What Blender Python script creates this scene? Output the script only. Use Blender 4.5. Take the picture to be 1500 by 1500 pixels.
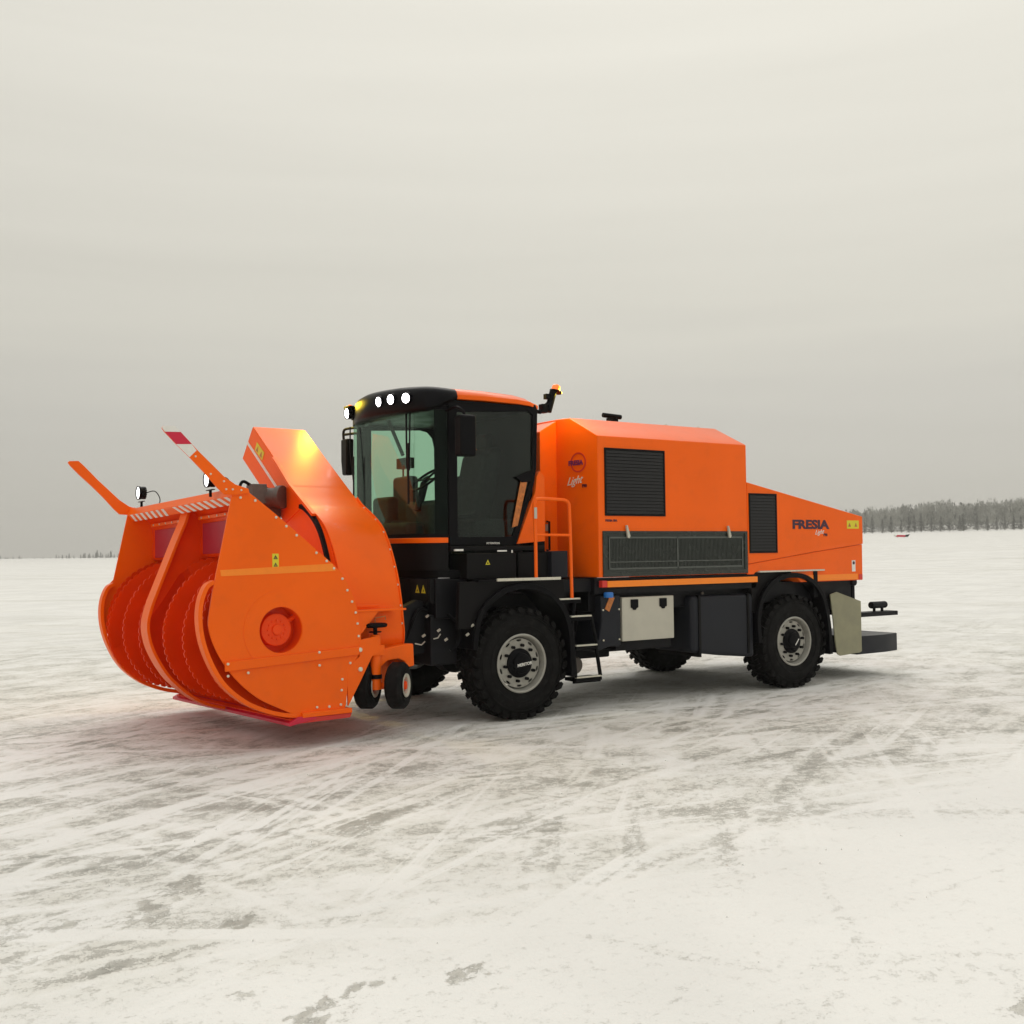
import bpy, bmesh, math, random
import numpy as np
from mathutils import Matrix, Vector, noise as mnoise
R = math.radians
rnd = random.Random(7)

# ------------------------------------------------------------------ scene, camera
for o in list(bpy.data.objects): bpy.data.objects.remove(o)
S = bpy.context.scene
COL = S.collection
cam_d = bpy.data.cameras.new('camera'); cam = bpy.data.objects.new('camera', cam_d); COL.objects.link(cam)
# world axes seen from the camera (rows: right, down, forward)
CR = ((0.83376359, -0.55201953, -0.01061672), (0.01109928, 0.0359831, -0.99929076), (0.55201004, 0.83305441, 0.03612842))
rt, dn, fw = [Vector(r).normalized() for r in CR]
CAMP = Vector((-6.35026, -9.40499, 1.80014))
cam.matrix_world = Matrix(((rt.x, -dn.x, -fw.x, CAMP.x), (rt.y, -dn.y, -fw.y, CAMP.y), (rt.z, -dn.z, -fw.z, CAMP.z), (0, 0, 0, 1)))
cam_d.sensor_width = 36; cam_d.lens = 36 * 1558.794 / 1500
cam_d.clip_start = .1; cam_d.clip_end = 5000
S.camera = cam
S.render.resolution_x = 1024; S.render.resolution_y = 1024
S.view_settings.view_transform = 'Standard'; S.view_settings.look = 'None'
S.view_settings.exposure = 0.05; S.view_settings.gamma = 1
S.view_settings.use_curve_mapping = False

# ------------------------------------------------------------------ overcast sky
SUN_EL, SUN_AZ = 48, 62        # the weak glow behind the cloud, behind the truck
W = bpy.data.worlds.new('World'); S.world = W; W.use_nodes = True
nt = W.node_tree; N = nt.nodes; Lk = nt.links; N.clear()
def nd(t, **k):
    n = N.new(t)
    for a, b in k.items(): setattr(n, a, b)
    return n
out = nd('ShaderNodeOutputWorld'); bg = nd('ShaderNodeBackground'); bg.inputs[1].default_value = 1.0
sky = nd('ShaderNodeTexSky', sky_type='NISHITA'); sky.sun_disc = False
sky.sun_elevation = R(SUN_EL); sky.sun_rotation = R(90 - SUN_AZ)
skys = nd('ShaderNodeVectorMath', operation='SCALE'); skys.inputs[3].default_value = .07
Lk.new(sky.outputs[0], skys.inputs[0])
tc = nd('ShaderNodeTexCoord'); sep = nd('ShaderNodeSeparateXYZ'); Lk.new(tc.outputs['Generated'], sep.inputs[0])
# cloud sheet: bands low over the horizon, soft billows above
mp = nd('ShaderNodeMapping'); mp.inputs['Scale'].default_value = (1.0, 1.0, 16); Lk.new(tc.outputs['Generated'], mp.inputs[0])
nz = nd('ShaderNodeTexNoise'); nz.inputs['Scale'].default_value = 1.5; nz.inputs['Detail'].default_value = 4; nz.inputs['Roughness'].default_value = .5; nz.inputs['Distortion'].default_value = .3
Lk.new(mp.outputs[0], nz.inputs[0])
mm = nd('ShaderNodeMath', operation='MULTIPLY_ADD'); mm.inputs[1].default_value = .14; mm.inputs[2].default_value = -.07
Lk.new(nz.outputs[0], mm.inputs[0])
ad = nd('ShaderNodeMath', operation='ADD'); Lk.new(sep.outputs[2], ad.inputs[0]); Lk.new(mm.outputs[0], ad.inputs[1])
rmp = nd('ShaderNodeValToRGB'); cr = rmp.color_ramp
def s2l(*c): return tuple(((v / 255) / 12.92 if v / 255 <= .04045 else ((v / 255 + .055) / 1.055) ** 2.4) for v in c)
stops = [(-.06, (200, 198, 188)), (0.0, (187, 184, 175)), (.05, (188, 185, 176)), (.12, (194, 191, 182)), (.22, (206, 203, 192)), (.34, (217, 214, 203)), (.46, (227, 224, 213)), (.62, (240, 237, 230)), (.8, (250, 248, 243))]
cr.elements[0].position = 0; cr.elements[1].position = 1; cr.elements[1].color = (1.02, 1.01, .98, 1)
def mapz(z): return (z + .1) / 1.1
for i, (z, c) in enumerate(stops):
    e = cr.elements.new(mapz(z)); e.color = (*s2l(*c), 1)
cr.elements.remove(cr.elements[0])
mr = nd('ShaderNodeMapRange'); mr.inputs[1].default_value = -.1; mr.inputs[2].default_value = 1.0
Lk.new(ad.outputs[0], mr.inputs[0]); Lk.new(mr.outputs[0], rmp.inputs[0])
# the cloud is a little thinner to the right (towards the hidden sun side)
dt = nd('ShaderNodeVectorMath', operation='DOT_PRODUCT'); dt.inputs[1].default_value = (math.cos(R(25)), math.sin(R(25)), 0)
Lk.new(tc.outputs['Generated'], dt.inputs[0])
br = nd('ShaderNodeMapRange'); br.inputs[1].default_value = .35; br.inputs[2].default_value = 1; br.inputs[3].default_value = .97; br.inputs[4].default_value = 1.13
Lk.new(dt.outputs['Value'], br.inputs[0])
sc = nd('ShaderNodeVectorMath', operation='SCALE'); Lk.new(rmp.outputs[0], sc.inputs[0]); Lk.new(br.outputs[0], sc.inputs[3])
mx = nd('ShaderNodeMixRGB'); mx.inputs[0].default_value = .975
Lk.new(skys.outputs[0], mx.inputs[1]); Lk.new(sc.outputs[0], mx.inputs[2])
Lk.new(mx.outputs[0], bg.inputs[0]); Lk.new(bg.outputs[0], out.inputs[0])

sun_d = bpy.data.lights.new('sun', 'SUN'); sun_d.energy = 0.75; sun_d.angle = R(35); sun_d.color = (1, .96, .9)
sun = bpy.data.objects.new('sun', sun_d); COL.objects.link(sun)
sdir = Vector((math.cos(R(SUN_EL)) * math.cos(R(SUN_AZ)), math.cos(R(SUN_EL)) * math.sin(R(SUN_AZ)), math.sin(R(SUN_EL))))
sun.rotation_euler = sdir.to_track_quat('Z', 'Y').to_euler(); sun.location = sdir * 60

# ------------------------------------------------------------------ materials
def mat(name, col, rough=.5, metal=0, spec=.5, coat=0, emis=None, estr=0, bump=0, bscale=30, var=0, vscale=2.0, dirt=None, dscale=6, damt=.0):
    m = bpy.data.materials.new(name); m.use_nodes = True; t = m.node_tree; b = t.nodes['Principled BSDF']
    b.inputs['Base Color'].default_value = (*col, 1); b.inputs['Roughness'].default_value = rough
    b.inputs['Metallic'].default_value = metal; b.inputs['Specular IOR Level'].default_value = spec
    if coat: b.inputs['Coat Weight'].default_value = coat; b.inputs['Coat Roughness'].default_value = .06
    if emis: b.inputs['Emission Color'].default_value = (*emis, 1); b.inputs['Emission Strength'].default_value = estr
    co = t.nodes.new('ShaderNodeTexCoord')
    src = None
    if var:
        n = t.nodes.new('ShaderNodeTexNoise'); n.inputs['Scale'].default_value = vscale; n.inputs['Detail'].default_value = 6
        t.links.new(co.outputs['Object'], n.inputs[0])
        r = t.nodes.new('ShaderNodeMapRange'); r.inputs[1].default_value = .3; r.inputs[2].default_value = .7; r.inputs[3].default_value = 1 - var; r.inputs[4].default_value = 1 + var
        t.links.new(n.outputs[0], r.inputs[0])
        v = t.nodes.new('ShaderNodeVectorMath'); v.operation = 'SCALE'; v.inputs[0].default_value = col
        t.links.new(r.outputs[0], v.inputs[3]); t.links.new(v.outputs[0], b.inputs['Base Color']); src = v.outputs[0]
        r2 = t.nodes.new('ShaderNodeMapRange'); r2.inputs[1].default_value = .3; r2.inputs[2].default_value = .7; r2.inputs[3].default_value = rough * .8; r2.inputs[4].default_value = min(1, rough * 1.25)
        t.links.new(n.outputs[0], r2.inputs[0]); t.links.new(r2.outputs[0], b.inputs['Roughness'])
    if dirt:
        n = t.nodes.new('ShaderNodeTexNoise'); n.inputs['Scale'].default_value = dscale; n.inputs['Detail'].default_value = 8; n.inputs['Roughness'].default_value = .65
        t.links.new(co.outputs['Object'], n.inputs[0])
        r = t.nodes.new('ShaderNodeMapRange'); r.inputs[1].default_value = .52; r.inputs[2].default_value = .75; r.inputs[4].default_value = damt
        t.links.new(n.outputs[0], r.inputs[0])
        x = t.nodes.new('ShaderNodeMixRGB'); x.inputs[2].default_value = (*dirt, 1); x.inputs[1].default_value = (*col, 1)
        if src: t.links.new(src, x.inputs[1])
        t.links.new(r.outputs[0], x.inputs[0]); t.links.new(x.outputs[0], b.inputs['Base Color'])
    if bump:
        n = t.nodes.new('ShaderNodeTexNoise'); n.inputs['Scale'].default_value = bscale; n.inputs['Detail'].default_value = 3
        t.links.new(co.outputs['Object'], n.inputs[0])
        bp = t.nodes.new('ShaderNodeBump'); bp.inputs['Strength'].default_value = bump; bp.inputs['Distance'].default_value = .01
        t.links.new(n.outputs[0], bp.inputs['Height']); t.links.new(bp.outputs[0], b.inputs['Normal'])
    return m
ORC = (.96, .132, .001)
M = dict(
    orange=mat('orange_paint', ORC, .34, coat=.10, spec=.2, var=.05, vscale=1.2, bump=.03, bscale=2.2, dirt=(.5, .09, .015), dscale=5, damt=.15),
    blower=mat('blower_paint', ORC, .36, coat=.06, spec=.18, var=.05, vscale=1.5, bump=.04, bscale=1.8, dirt=(.5, .09, .015), dscale=5, damt=.15),
    auger=mat('auger_paint', (.88, .068, .002), .36, coat=.06, spec=.2, var=.08, vscale=3, bump=.05, bscale=4),
    crimson=mat('crimson_rubber', (.42, .012, .03), .5, var=.1),
    red=mat('red_paint', (.62, .03, .02), .4, var=.08),
    reflorange=mat('amber_reflective_tape', (1.0, .25, .004), .35, var=.03, vscale=20),
    black=mat('black_plastic', (.003, .003, .004), .42, spec=.09, var=.15, vscale=4, bump=.05, bscale=60),
    chassis=mat('chassis_black', (.004, .004, .006), .5, spec=.2, var=.25, vscale=5, dirt=(.012, .012, .015), dscale=5, damt=.6, bump=.15, bscale=20),
    panel=mat('dark_grey_panel', (.0055, .005, .0055), .5, spec=.12, var=.12, vscale=3),
    tank=mat('tank_black', (.014, .0155, .021), .42, spec=.2, var=.1, vscale=2, bump=.03, bscale=8),
    louvre=mat('louvre_black', (.005, .005, .005), .5, spec=.12),
    slat=mat('slat_black', (.012, .012, .013), .42, spec=.3),
    rubber=mat('tyre_rubber', (.004, .0037, .0037), .7, spec=.15, var=.2, vscale=8, bump=.12, bscale=50, dirt=(.04, .038, .036), dscale=14, damt=.3),
    rim=mat('rim_grey', (.36, .35, .31), .45, metal=.25, var=.1, vscale=10, dirt=(.1, .09, .08), dscale=20, damt=.4),
    steel=mat('brushed_steel', (.52, .50, .42), .5, metal=.25, var=.07, vscale=5, bump=.05, bscale=15),
    alu=mat('aluminium_tread', (.62, .60, .50), .45, metal=.3, var=.12, vscale=30),
    bolt=mat('zinc_bolt', (.75, .70, .55), .4, metal=.4),
    castgrey=mat('cast_grey', (.12, .10, .085), .5, metal=.3, var=.25, vscale=12),
    khaki=mat('khaki_mudflap', (.27, .26, .17), .7, var=.12, vscale=6, bump=.1, bscale=9),
    wire=mat('wire_grey', (.035, .04, .035), .45, metal=.2),
    mesh=mat('grille_grey', (.085, .095, .085), .45, metal=.2),
    grilleback=mat('grille_back', (.018, .024, .018), .25, var=.15, vscale=6),
    white=mat('white_mark', (.78, .77, .72), .5, var=.05, vscale=30),
    tapered=mat('red_reflective', (.60, .01, .045), .4),
    yellow=mat('yellow_sticker', (.72, .62, .02), .45),
    navy=mat('dark_letters', (.04, .008, .03), .45),
    violet=mat('violet_letters', (.15, .02, .12), .45),
    blue=mat('blue_cap', (.02, .17, .55), .4),
    seat=mat('seat_fabric', (.02, .02, .022), .8, var=.2, vscale=20),
    brown=mat('seat_reflection_brown', (.028, .02, .017), .6, var=.2, vscale=6),  # orange reflection on the seat put into its colour as a brown tint
    lamp=mat('lamp_glass_lit', (.9, .9, .9), .2, emis=(1, .97, .98), estr=14),
    lampdim=mat('work_lamp_lit', (.9, .9, .9), .2, emis=(1, 1, 1), estr=2.2),
    beacon=mat('beacon_amber_lit', (.9, .25, .05), .2, emis=(1, .14, .02), estr=.55),
    reflector=mat('orange_reflector', (.5, .16, .03), .4, var=.3, vscale=30),
)
def glass(name, tint, refl=1.0):
    m = bpy.data.materials.new(name); m.use_nodes = True; t = m.node_tree; t.nodes.clear()
    o = t.nodes.new('ShaderNodeOutputMaterial'); a = t.nodes.new('ShaderNodeBsdfTransparent'); a.inputs[0].default_value = (*tint, 1)
    g = t.nodes.new('ShaderNodeBsdfGlossy'); g.inputs['Roughness'].default_value = .015
    f = t.nodes.new('ShaderNodeFresnel'); f.inputs[0].default_value = 1.45
    u = t.nodes.new('ShaderNodeMath'); u.operation = 'MULTIPLY'; u.inputs[1].default_value = refl
    x = t.nodes.new('ShaderNodeMixShader')
    t.links.new(f.outputs[0], u.inputs[0]); t.links.new(u.outputs[0], x.inputs[0]); t.links.new(a.outputs[0], x.inputs[1]); t.links.new(g.outputs[0], x.inputs[2]); t.links.new(x.outputs[0], o.inputs[0])
    return m
M['glass'] = glass('green_tinted_glass', (.80, .925, .85), .16)
M['glassdark'] = glass('dark_tinted_glass', (.74, .82, .77), .8)

# ------------------------------------------------------------------ mesh helpers
class MB:
    def __init__(s): s.v = []; s.f = []
    def add(s, vs, fs):
        k = len(s.v); s.v += [tuple(p) for p in vs]; s.f += [tuple(i + k for i in f) for f in fs]; return s
    def box(s, a, b):
        x0, y0, z0 = a; x1, y1, z1 = b
        return s.add([(x0, y0, z0), (x1, y0, z0), (x1, y1, z0), (x0, y1, z0), (x0, y0, z1), (x1, y0, z1), (x1, y1, z1), (x0, y1, z1)],
                     [(0, 3, 2, 1), (4, 5, 6, 7), (0, 1, 5, 4), (1, 2, 6, 5), (2, 3, 7, 6), (3, 0, 4, 7)])
    def obox(s, c, size, rot=None):
        m = MB().box([-q / 2 for q in size], [q / 2 for q in size]); r = rot or Matrix.Identity(3)
        return s.add([Vector(c) + r @ Vector(p) for p in m.v], m.f)
    def prism(s, pts, axis, a, b, holes=()):
        """outline (2D, plus holes) extruded along an axis from a to b"""
        bm = bmesh.new(); loops = [pts] + list(holes); eds = []
        def P(q, t):
            return {'x': (t, q[0], q[1]), 'y': (q[0], t, q[1]), 'z': (q[0], q[1], t)}[axis]
        for lp in loops:
            vs = [bm.verts.new(P(q, a)) for q in lp]
            eds += [bm.edges.new((vs[i], vs[(i + 1) % len(vs)])) for i in range(len(vs))]
        if holes: bmesh.ops.triangle_fill(bm, use_beauty=True, edges=eds)
        else: bm.faces.new(bm.verts)
        r = bmesh.ops.extrude_face_region(bm, geom=list(bm.faces))
        dv = Vector(P((0, 0), b)) - Vector(P((0, 0), a))
        for g in r['geom']:
            if isinstance(g, bmesh.types.BMVert): g.co += dv
        bmesh.ops.recalc_face_normals(bm, faces=bm.faces)
        bm.verts.index_update()
        s.add([v.co[:] for v in bm.verts], [[v.index for v in f.verts] for f in bm.faces]); bm.free(); return s
    def tube(s, path, r, n=10, caps=True):
        path = [Vector(p) for p in path]; rings = []
        for i, p in enumerate(path):
            t = (path[min(i + 1, len(path) - 1)] - path[max(i - 1, 0)]).normalized()
            if i == 0: ref = Vector((0, 0, 1)) if abs(t.z) < .9 else Vector((1, 0, 0)); u = t.cross(ref).normalized()
            else: u = (u - t * u.dot(t)).normalized()
            w = t.cross(u); rr = r[i] if isinstance(r, (list, tuple)) else r
            rings.append([p + (u * math.cos(2 * math.pi * k / n) + w * math.sin(2 * math.pi * k / n)) * rr for k in range(n)])
        vs = [q for g in rings for q in g]; fs = []
        for i in range(len(rings) - 1):
            for k in range(n):
                fs.append((i * n + k, i * n + (k + 1) % n, (i + 1) * n + (k + 1) % n, (i + 1) * n + k))
        if caps: fs.append(tuple(range(n))[::-1]); fs.append(tuple((len(rings) - 1) * n + k for k in range(n)))
        return s.add(vs, fs)
    def cyl(s, a, b, r, n=20): return s.tube([a, b], r, n)
    def lathe(s, prof, o, ax, n=48, closed=False):
        """prof = [(radius, offset along ax)]"""
        ax = Vector(ax).normalized(); ref = Vector((0, 0, 1)) if abs(ax.z) < .9 else Vector((1, 0, 0)); u = ax.cross(ref).normalized(); w = ax.cross(u); o = Vector(o)
        vs = []; fs = []; m = len(prof)
        for k in range(n):
            a = 2 * math.pi * k / n; d = u * math.cos(a) + w * math.sin(a)
            vs += [o + d * r + ax * t for r, t in prof]
        for k in range(n):
            q = (k + 1) % n
            for j in range(m if closed else m - 1):
                j2 = (j + 1) % m
                fs.append((k * m + j, k * m + j2, q * m + j2, q * m + j))
        return s.add(vs, fs)
    def sweep(s, path, sec, axis='y', closed=True):
        """2D path in the xz plane; cross section = [(offset along normal, offset along y)]"""
        n = len(path); vs = []; fs = []; m = len(sec)
        for i, p in enumerate(path):
            a = path[max(i - 1, 0)]; b = path[min(i + 1, n - 1)]
            t = Vector((b[0] - a[0], b[1] - a[1])).normalized(); nn = Vector((-t.y, t.x))
            for (d, y) in sec:
                q = (p[0] + nn.x * d, p[1] + nn.y * d)
                vs.append((q[0], y, q[1]) if axis == 'y' else (y, q[0], q[1]))
        for i in range(n - 1):
            for j in range(m):
                j2 = (j + 1) % m; fs.append((i * m + j, i * m + j2, (i + 1) * m + j2, (i + 1) * m + j))
        fs.append(tuple(range(m))[::-1]); fs.append(tuple((n - 1) * m + j for j in range(m)))
        return s.add(vs, fs)
    def build(s, name, m, parent=None, xf=None, bevel=0, smooth=True, ang=32, seg=2):
        me = bpy.data.meshes.new(name); me.from_pydata(s.v, [], s.f)
        if xf is not None: me.transform(xf)
        bm = bmesh.new(); bm.from_mesh(me); bmesh.ops.recalc_face_normals(bm, faces=bm.faces)
        bm.to_mesh(me); bm.free()
        me.materials.append(m if not isinstance(m, str) else M[m])
        if smooth:
            me.polygons.foreach_set('use_smooth', [True] * len(me.polygons)); me.set_sharp_from_angle(angle=R(ang))
        o = bpy.data.objects.new(name, me); COL.objects.link(o)
        if parent is not None:
            o.parent = parent; o.matrix_parent_inverse = pinv(parent)
        if bevel:
            b = o.modifiers.new('bevel', 'BEVEL'); b.width = bevel; b.segments = seg; b.limit_method = 'ANGLE'; b.angle_limit = R(35); b.use_clamp_overlap = True
            if smooth: b.harden_normals = True
        return o
def build_each(mb, name, m, parent=None, xf=None, **k):
    """every connected piece of mb becomes a part of its own"""
    pa = list(range(len(mb.v)))
    def fd(i):
        while pa[i] != i: pa[i] = pa[pa[i]]; i = pa[i]
        return i
    for f in mb.f:
        r0 = fd(f[0])
        for i in f[1:]: pa[fd(i)] = r0
    grp = {}
    for f in mb.f: grp.setdefault(fd(f[0]), []).append(f)
    for fs in grp.values():
        ids = sorted({i for f in fs for i in f}); mp_ = {i: j for j, i in enumerate(ids)}
        MB().add([mb.v[i] for i in ids], [[mp_[i] for i in f] for f in fs]).build(name, m, parent, xf, **k)
def wmat(o):
    m = Matrix.LocRotScale(o.location, o.rotation_euler, o.scale)
    return wmat(o.parent) @ o.matrix_parent_inverse @ m if o.parent else m
def pinv(p): return wmat(p).inverted()
def empty(name, loc, parent=None):
    o = bpy.data.objects.new(name, None); COL.objects.link(o); o.empty_display_size = .2
    o.location = loc
    if parent is not None:
        o.parent = parent; o.matrix_parent_inverse = pinv(parent)
    return o
def tag(o, label=None, cat=None, group=None, kind=None):
    if label: o['label'] = label
    if cat: o['category'] = cat
    if group: o['group'] = group
    if kind: o['kind'] = kind
    return o
def catmull(P, n=6):
    P = [Vector(p) for p in P]; Q = [2 * P[0] - P[1]] + P + [2 * P[-1] - P[-2]]; o = []
    for i in range(1, len(Q) - 2):
        for k in range(n):
            t = k / n; a, b, c, d = Q[i - 1:i + 3]
            o.append(.5 * ((2 * b) + (c - a) * t + (2 * a - 5 * b + 4 * c - d) * t * t + (3 * b - a - 3 * c + d) * t ** 3))
    o.append(P[-1]); return [tuple(p) for p in o]
def circ(cx, cy, r, n=40, a0=0, a1=360): return [(cx + r * math.cos(R(a0 + (a1 - a0) * k / n)), cy + r * math.sin(R(a0 + (a1 - a0) * k / n))) for k in range(n if a1 - a0 >= 360 else n + 1)]
def text(s, size, m, name, origin, right, up, parent, bold=.0, shear=0, sx=1, depth=.002, font_extr=None):
    c = bpy.data.curves.new(name, 'FONT'); c.body = s; c.size = size; c.offset = bold; c.shear = shear; c.extrude = depth; c.resolution_u = 3
    o = bpy.data.objects.new(name + '_src', c); COL.objects.link(o)
    bpy.context.view_layer.update(); me = bpy.data.meshes.new_from_object(o.evaluated_get(bpy.context.evaluated_depsgraph_get()))
    bpy.data.objects.remove(o)
    r = Vector(right).normalized(); u = Vector(up).normalized(); n = r.cross(u)
    X = Matrix(((r.x * sx, u.x, n.x, origin[0]), (r.y * sx, u.y, n.y, origin[1]), (r.z * sx, u.z, n.z, origin[2]), (0, 0, 0, 1)))
    me.transform(X); me.materials.clear(); me.materials.append(M[m]); me.name = name
    ob = bpy.data.objects.new(name, me); COL.objects.link(ob); ob.parent = parent; ob.matrix_parent_inverse = pinv(parent)
    return ob

#GROUND_BEGIN
# ------------------------------------------------------------------ ground
def hash2(ix, iy, s):
    h = (ix.astype(np.int64) * 374761393 + iy.astype(np.int64) * 668265263 + s * 974711) & 0xffffffff
    h = ((h ^ (h >> 13)) * 1274126177) & 0xffffffff
    return ((h ^ (h >> 16)) & 0xffff) / 65535.0
def vnoise(x, y, s=0):
    ix = np.floor(x); iy = np.floor(y); fx = x - ix; fy = y - iy
    fx = fx * fx * (3 - 2 * fx); fy = fy * fy * (3 - 2 * fy)
    a = hash2(ix, iy, s); b = hash2(ix + 1, iy, s); c = hash2(ix, iy + 1, s); d = hash2(ix + 1, iy + 1, s)
    return (a * (1 - fx) + b * fx) * (1 - fy) + (c * (1 - fx) + d * fx) * fy
def fbm(x, y, s=0, o=4, g=.5):
    r = 0; a = 1; t = 0
    for k in range(o): r = r + a * vnoise(x * 2 ** k + 17 * k, y * 2 ** k - 9 * k, s + k); t += a; a *= g
    return r / t
def sstep(e0, e1, x):
    t = np.clip((x - e0) / (e1 - e0), 0, 1); return t * t * (3 - 2 * t)
def elevation(x, y):
    """the plain lifts very gently towards the wood on the right"""
    dx = x - CAMP.x; dy = y - CAMP.y; d = np.hypot(dx, dy); az = np.degrees(np.arctan2(dy, dx))
    k = sstep(72, 38, az) * sstep(-60, 0, az) * (1 + .08 * (38 - np.clip(az, 20, 40)) / 8)
    return k * (.0134 * np.maximum(0, d - 40) + 1.8 * sstep(40, 380, d))
def axis_pts(a, b, step, far, grow=1.12):
    c = list(np.arange(a, b + 1e-6, step)); s = step
    while c[-1] < far: s *= grow; c.append(c[-1] + s)
    s = step; lo = [a]
    while lo[-1] > -far: s *= grow; lo.append(lo[-1] - s)
    return np.array(lo[::-1][:-1] + c)
gx = axis_pts(-8.5, 9.0, .035, 720); gy = axis_pts(-8.2, 6.0, .035, 720)
X, Y = np.meshgrid(gx, gy, indexing='ij'); shp = X.shape
Z = elevation(X, Y)
near = sstep(60, 15, np.hypot(X, Y))
bare = np.zeros(shp); ridge = np.zeros(shp)
wob = (fbm(X * .7, Y * .7, 5) - .5)
def track(p, q, w, b=0.0, edge=0.0, h=0.0, curve=0.0, seed=0, gap=.35, taper=.6):
    """one tyre or blade mark: bared strip b, snow ridge `edge` along its sides, h = height"""
    global bare, ridge, Z
    px, py = p; qx, qy = q; L = math.hypot(qx - px, qy - py); ux, uy = (qx - px) / L, (qy - py) / L
    s = (X - px) * ux + (Y - py) * uy; t = -(X - px) * uy + (Y - py) * ux
    t = t - curve * 4 * (s / L) * (1 - s / L) + wob * .25 * min(1, w * 3)
    m = sstep(0, taper, s) * sstep(0, taper, L - s)
    n = fbm(s * 1.6, t * 14 / max(w, .05) * .12, 31 + seed, 4)
    body = sstep(w, w * .6, np.abs(t)) * m * sstep(gap - .15, gap + .2, n)
    bare += b * .55 * body
    e = (np.exp(-((np.abs(t) - w) / (.03 + w * .1)) ** 2)) * m * sstep(.3, .6, fbm(s * 3, t * 6, 77 + seed, 3))
    ridge += edge * e; bare -= edge * .6 * e
    Z += (h * e - abs(h) * .5 * body) * 1.0
# marks seen in front of the truck
track((-5.9, -3.0), (-3.2, -1.3), .16, .34, .35, .006, 0, 1)
track((-5.6, -2.3), (-1.2, .2), .20, .22, .5, .008, .05, 2)
track((-3.6, -1.7), (-.2, .25), .13, .20, .9, .010, .02, 3)
track((-.9, -.25), (1.9, -.15), .10, .20, 1.0, .010, .02, 4)
track((-1.6, -.55), (4.2, -.35), .16, .26, .6, .006, .06, 5)
track((1.4, -1.3), (3.2, .3), .14, .18, .9, .010, -.03, 6)
track((2.2, -1.0), (6.5, .2), .22, .24, .5, .006, .08, 7)
track((-3.0, -4.9), (1.4, -4.6), .12, .24, .3, .006, .30, 8)
track((-1.9, -5.2), (2.6, -2.4), .13, .36, .2, .004, .25, 9)
track((2.0, -.9), (8.5, -2.6), .16, .30, .4, .006, -.1, 10)
track((.6, -1.4), (6.0, -2.2), .10, .30, .4, .004, .1, 11)
track((-4.9, -1.5), (-4.1, -4.8), .12, .30, .3, .004, .05, 12)
track((-4.4, -1.6), (-3.1, -4.4), .14, .26, .3, .004, -.05, 13)
track((-7.5, -1.2), (-3.5, .3), .25, .34, .3, .005, .1, 14)
track((-8, .8), (-3.4, 1.4), .3, .36, .2, .004, -.1, 15)
track((-6.2, -3.4), (-4.2, -2.9), .2, .30, .2, .004, .1, 16)
track((5.5, -.5), (12, 2.5), .3, .32, .3, .004, .2, 17, taper=2)
track((6.2, -1.9), (14, -.8), .25, .30, .3, .004, .2, 18, taper=2)
for i in range(70):
    a = R(rnd.choice([26, 5, -12, 40, 60, -30, -70]) + rnd.uniform(-10, 10)); l = rnd.uniform(.8, 5)
    cx = rnd.uniform(-8, 9); cy = rnd.uniform(-5.2, 5)
    track((cx, cy), (cx + math.cos(a) * l, cy + math.sin(a) * l), rnd.uniform(.03, .16), rnd.uniform(.12, .4), rnd.uniform(.2, .8), .005, rnd.uniform(-.15, .15), 40 + i, gap=rnd.uniform(.35, .5))
def patch(c, rx, ry, ang, amt, seed, thr=.45, sc=9):
    global bare
    a = R(ang); u = (X - c[0]) * math.cos(a) + (Y - c[1]) * math.sin(a); w = -(X - c[0]) * math.sin(a) + (Y - c[1]) * math.cos(a)
    d = np.sqrt((u / rx) ** 2 + (w / ry) ** 2)
    n = fbm(u * sc * .5, w * sc, 300 + seed, 5, .6)
    bare += amt * sstep(.03, .12, (1.15 - d) * .35 + n - thr - .25)
patch((-4.50, -5.36), .25, .07, 22, 1.0, 1, .36, 14)
patch((-4.72, -5.50), .08, .10, 10, 1.0, 2, .34, 14)
patch((-3.98, -5.44), .15, .09, 20, .92, 3, .40, 18)
patch((-4.60, -4.28), .16, .13, 35, 1.0, 4, .38, 16)
patch((-4.75, -3.75), .42, .22, 60, .7, 5, .42, 7)
patch((-5.55, -3.85), .5, .2, 30, .6, 6, .45, 8)
patch((-5.2, -4.5), .3, .08, 20, .6, 7, .44, 9)
patch((-2.25, -6.95), .4, .13, 15, .6, 8, .45, 12)
patch((-1.95, -4.7), 1.0, .22, 0, .30, 9, .45, 5)
patch((-5.15, -5.62), .12, .05, 15, .9, 10, .42, 12)
patch((-4.85, -5.12), .12, .05, -40, .5, 11, .42, 12)
patch((-3.3, -2.9), .9, .4, 20, .5, 12, .45, 5)
patch((-2.4, -3.6), 1.0, .35, 10, .5, 13, .45, 5)
patch((-4.2, -2.6), .8, .3, 20, .55, 14, .45, 6)
Z += near * .012 * (fbm(X * .9, Y * .9, 9, 3) - .5) + near * .004 * (fbm(X * 5, Y * 9, 21, 3) - .5)
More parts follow.
